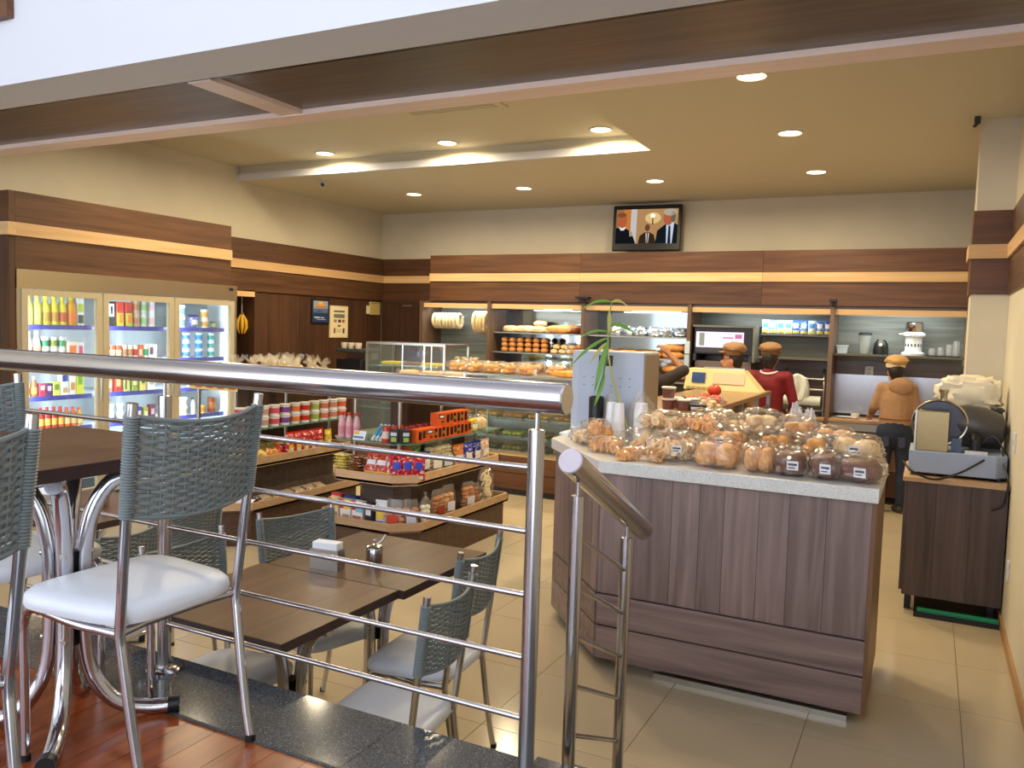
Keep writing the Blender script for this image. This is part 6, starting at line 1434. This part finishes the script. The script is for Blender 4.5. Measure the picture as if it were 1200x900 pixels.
# ================================================================== bread slicer on the side cabinet
sx = thing('bread_slicer', 'blue grey bread slicer with round blade guard on the side cabinet', 'bread slicer', (.2, 6.28, .896))
M_ENAM = mat('blue_grey_enamel', (150, 164, 190), .35)
G().prism([(-.285, -.22), (.22, -.22), (.285, -.15), (.285, .22), (-.285, .22)], .02, .165).build('base', M_ENAM, sx, bevel=.006)
for x in (-.25, .24):
    for y in (-.18, .18): G().lathe([(.02, 0), (.02, .02)], 10, (x, y, 0)).build('foot', M_BLACK, sx)
B(-.25, -.06, -.20, -.10, .165, .43).build('carriage_plate', mat('wood_reflection_steel', (158, 138, 100), .3, 1), sx, bevel=.004)  # steel plate; golden tint paints in the wood it would reflect
B(-.262, -.25, -.20, -.10, .165, .43).build('plate_edge', M_STEEL, sx)
bl_ = G().tube([(-.115+.165*cos(a), -.05, .345+.15*sin(a)) for a in [2*pi*i/36 for i in range(36)]], .009, 8, closed=True).build('blade_guard', M_STEEL, sx, True)
G().tube([(-.115, -.04, .345), (-.115, -.025, .345)], [.145, .140], 36).build('blade', mat('blade_dark', (70, 72, 78), .3, .8), sx, True)
G().lathe([(.022, 0), (.022, .05), (.03, .06), (.03, .075)], 14, (-.10, -.05, .495)).build('knob', M_STEEL, sx, True)
g = G()
for i, (x, w, h) in enumerate(((-.05, .10, .11), (.05, .13, .13), (.16, .14, .13), (.26, .10, .10), (.29, .02, .02))):
    for j in range(16): a = 2*pi*j/16; g.v.append((x, .07+w*cos(a), .345-.10*max(0, x)*1.2+h*sin(a)))
for i in range(4):
    for j in range(16): g.f.append((i*16+j, i*16+(j+1) % 16, (i+1)*16+(j+1) % 16, (i+1)*16+j)); g.m.append(0)
g.f.append(tuple(range(16))); g.m.append(0)
g.build('motor_housing', mat('dark_casting', (74, 72, 72), .4, .3), sx, True)
G().tube([(.10, -.12, .165), (.10, -.12, .24), (.10, -.06, .27)], .035, 12).build('clamp', M_BLACK, sx, True); B(.04, .17, -.17, -.07, .165, .185).build('slide', M_STEEL, sx); G().rbox(-.01, -.12, .165, .06, .06, .09).build('switch_box', mat('switch_blue', (80, 92, 120), .4), sx)
G().tube(bez([(.13, -.12, .23), (.20, -.14, .30), (.255, -.15, .22), (.262, -.17, .10)]), .007, 8).build('cable', M_BLACK, sx, True)
cbl = G().tube(bez([(.15, -.235, .14), (.02, -.30, .05), (-.13, -.335, -.012), (-.27, -.335, .04), (-.315, -.25, .09)], 10), .007, 8).build('cable', M_BLACK, sx, True)
G().tube(bez([(.255, -.232, .12), (.292, -.335, .02), (.262, -.34, -.13), (.20, -.34, -.16)]), .007, 8).build('cable', M_BLACK, sx, True)
sk = G().ball((0, 0, .10), (.19, .12, .115), 30, 18, .30, 7, 12, .62)
sk.v = [(x, y, max(0.002, z)) for x, y, z in sk.v]
tag(sk.build('cloth_sack', mat('unbleached_cloth', (226, 216, 192), .9, noise_amt=.06, nscale=12), None, True, loc=(.275, 6.60, .896+.46)), 'crumpled off white cloth sack resting on the slicer', 'sack') if 0 else None
# sack lies on a stand box behind the slicer
bx = thing('stand_box', 'dark box behind the slicer carrying the cloth sack', 'box', (.27, 6.615, .896)); B(-.19, .20, -.09, .12, 0, .42).build('box_body', M_DKGREY, bx, bevel=.006); B(-.20, .21, -.10, .13, .42, .435).build('box_lid', M_DKGREY, bx)
tag(sk.build('cloth_sack', mat('unbleached_cloth', (226, 216, 192), .9, noise_amt=.06, nscale=12), None, True, loc=(.262, 6.615, .896+.434)), 'crumpled off white cloth sack behind the bread slicer', 'sack')
# sockets on the right wall, bananas by the fridge
for k, z in enumerate((.42, 1.18)):
    t = thing('socket', ('white wall socket low beside the side cabinet', 'white wall socket above the side cabinet')[k], 'socket', (XR, 5.72 if k == 0 else 5.88, z)); B(-.012, 0, -.04, .04, -.06, .06).build('plate', M_WHITE, t, bevel=.003); B(-.015, -.012, -.018, .018, -.018, .018).build('outlet', C_((190, 186, 176)), t)
ba = thing('banana_bunch', 'hanging bunch of yellow bananas beside the fridge', 'bananas', (-7.18, 7.18, 1.86))
G().tube([(0, 0, .10), (0, 0, 0)], .006, 8).build('string', M_WHITE, ba, True); G().lathe([(.02, -.02), (.025, .0), (.012, .02)], 10).build('crown', C_((120, 100, 40)), ba, True)
for k in range(6):
    a = 2*pi*k/6+.3; G().tube([(.015*cos(a), .015*sin(a), -.01), (.05*cos(a), .05*sin(a), -.08), (.055*cos(a), .055*sin(a), -.16), (.03*cos(a), .03*sin(a), -.23)], [.010, .020, .020, .006], 8).build('banana', C_((226, 176, 50)), ba, True)
hk = thing('corner_rack', 'narrow dark recess rack with maple top beside the fridge', 'rack', (-7.15, 6.9, 0)); B(-.25, .10, -.34, -.32, 0, 2.10).build('side', M_PANEL, hk); B(-.25, .12, .33, .36, 0, 2.14).build('side', M_PANEL, hk); B(-.25, .12, -.33, .34, 2.06, 2.12).build('top_board', M_MAPLEY, hk); B(-.25, -.23, -.32, .33, 0, 2.06).build('back', M_PANEL, hk); B(-.2, -.19, .2, .26, 1.95, 2.0).build('hook_plate', M_STEEL, hk)
G().tube([(-.19+.16, .28, 2.06), (-.03, .28, 1.955)], .004, 6).build('hook', M_STEEL, hk)
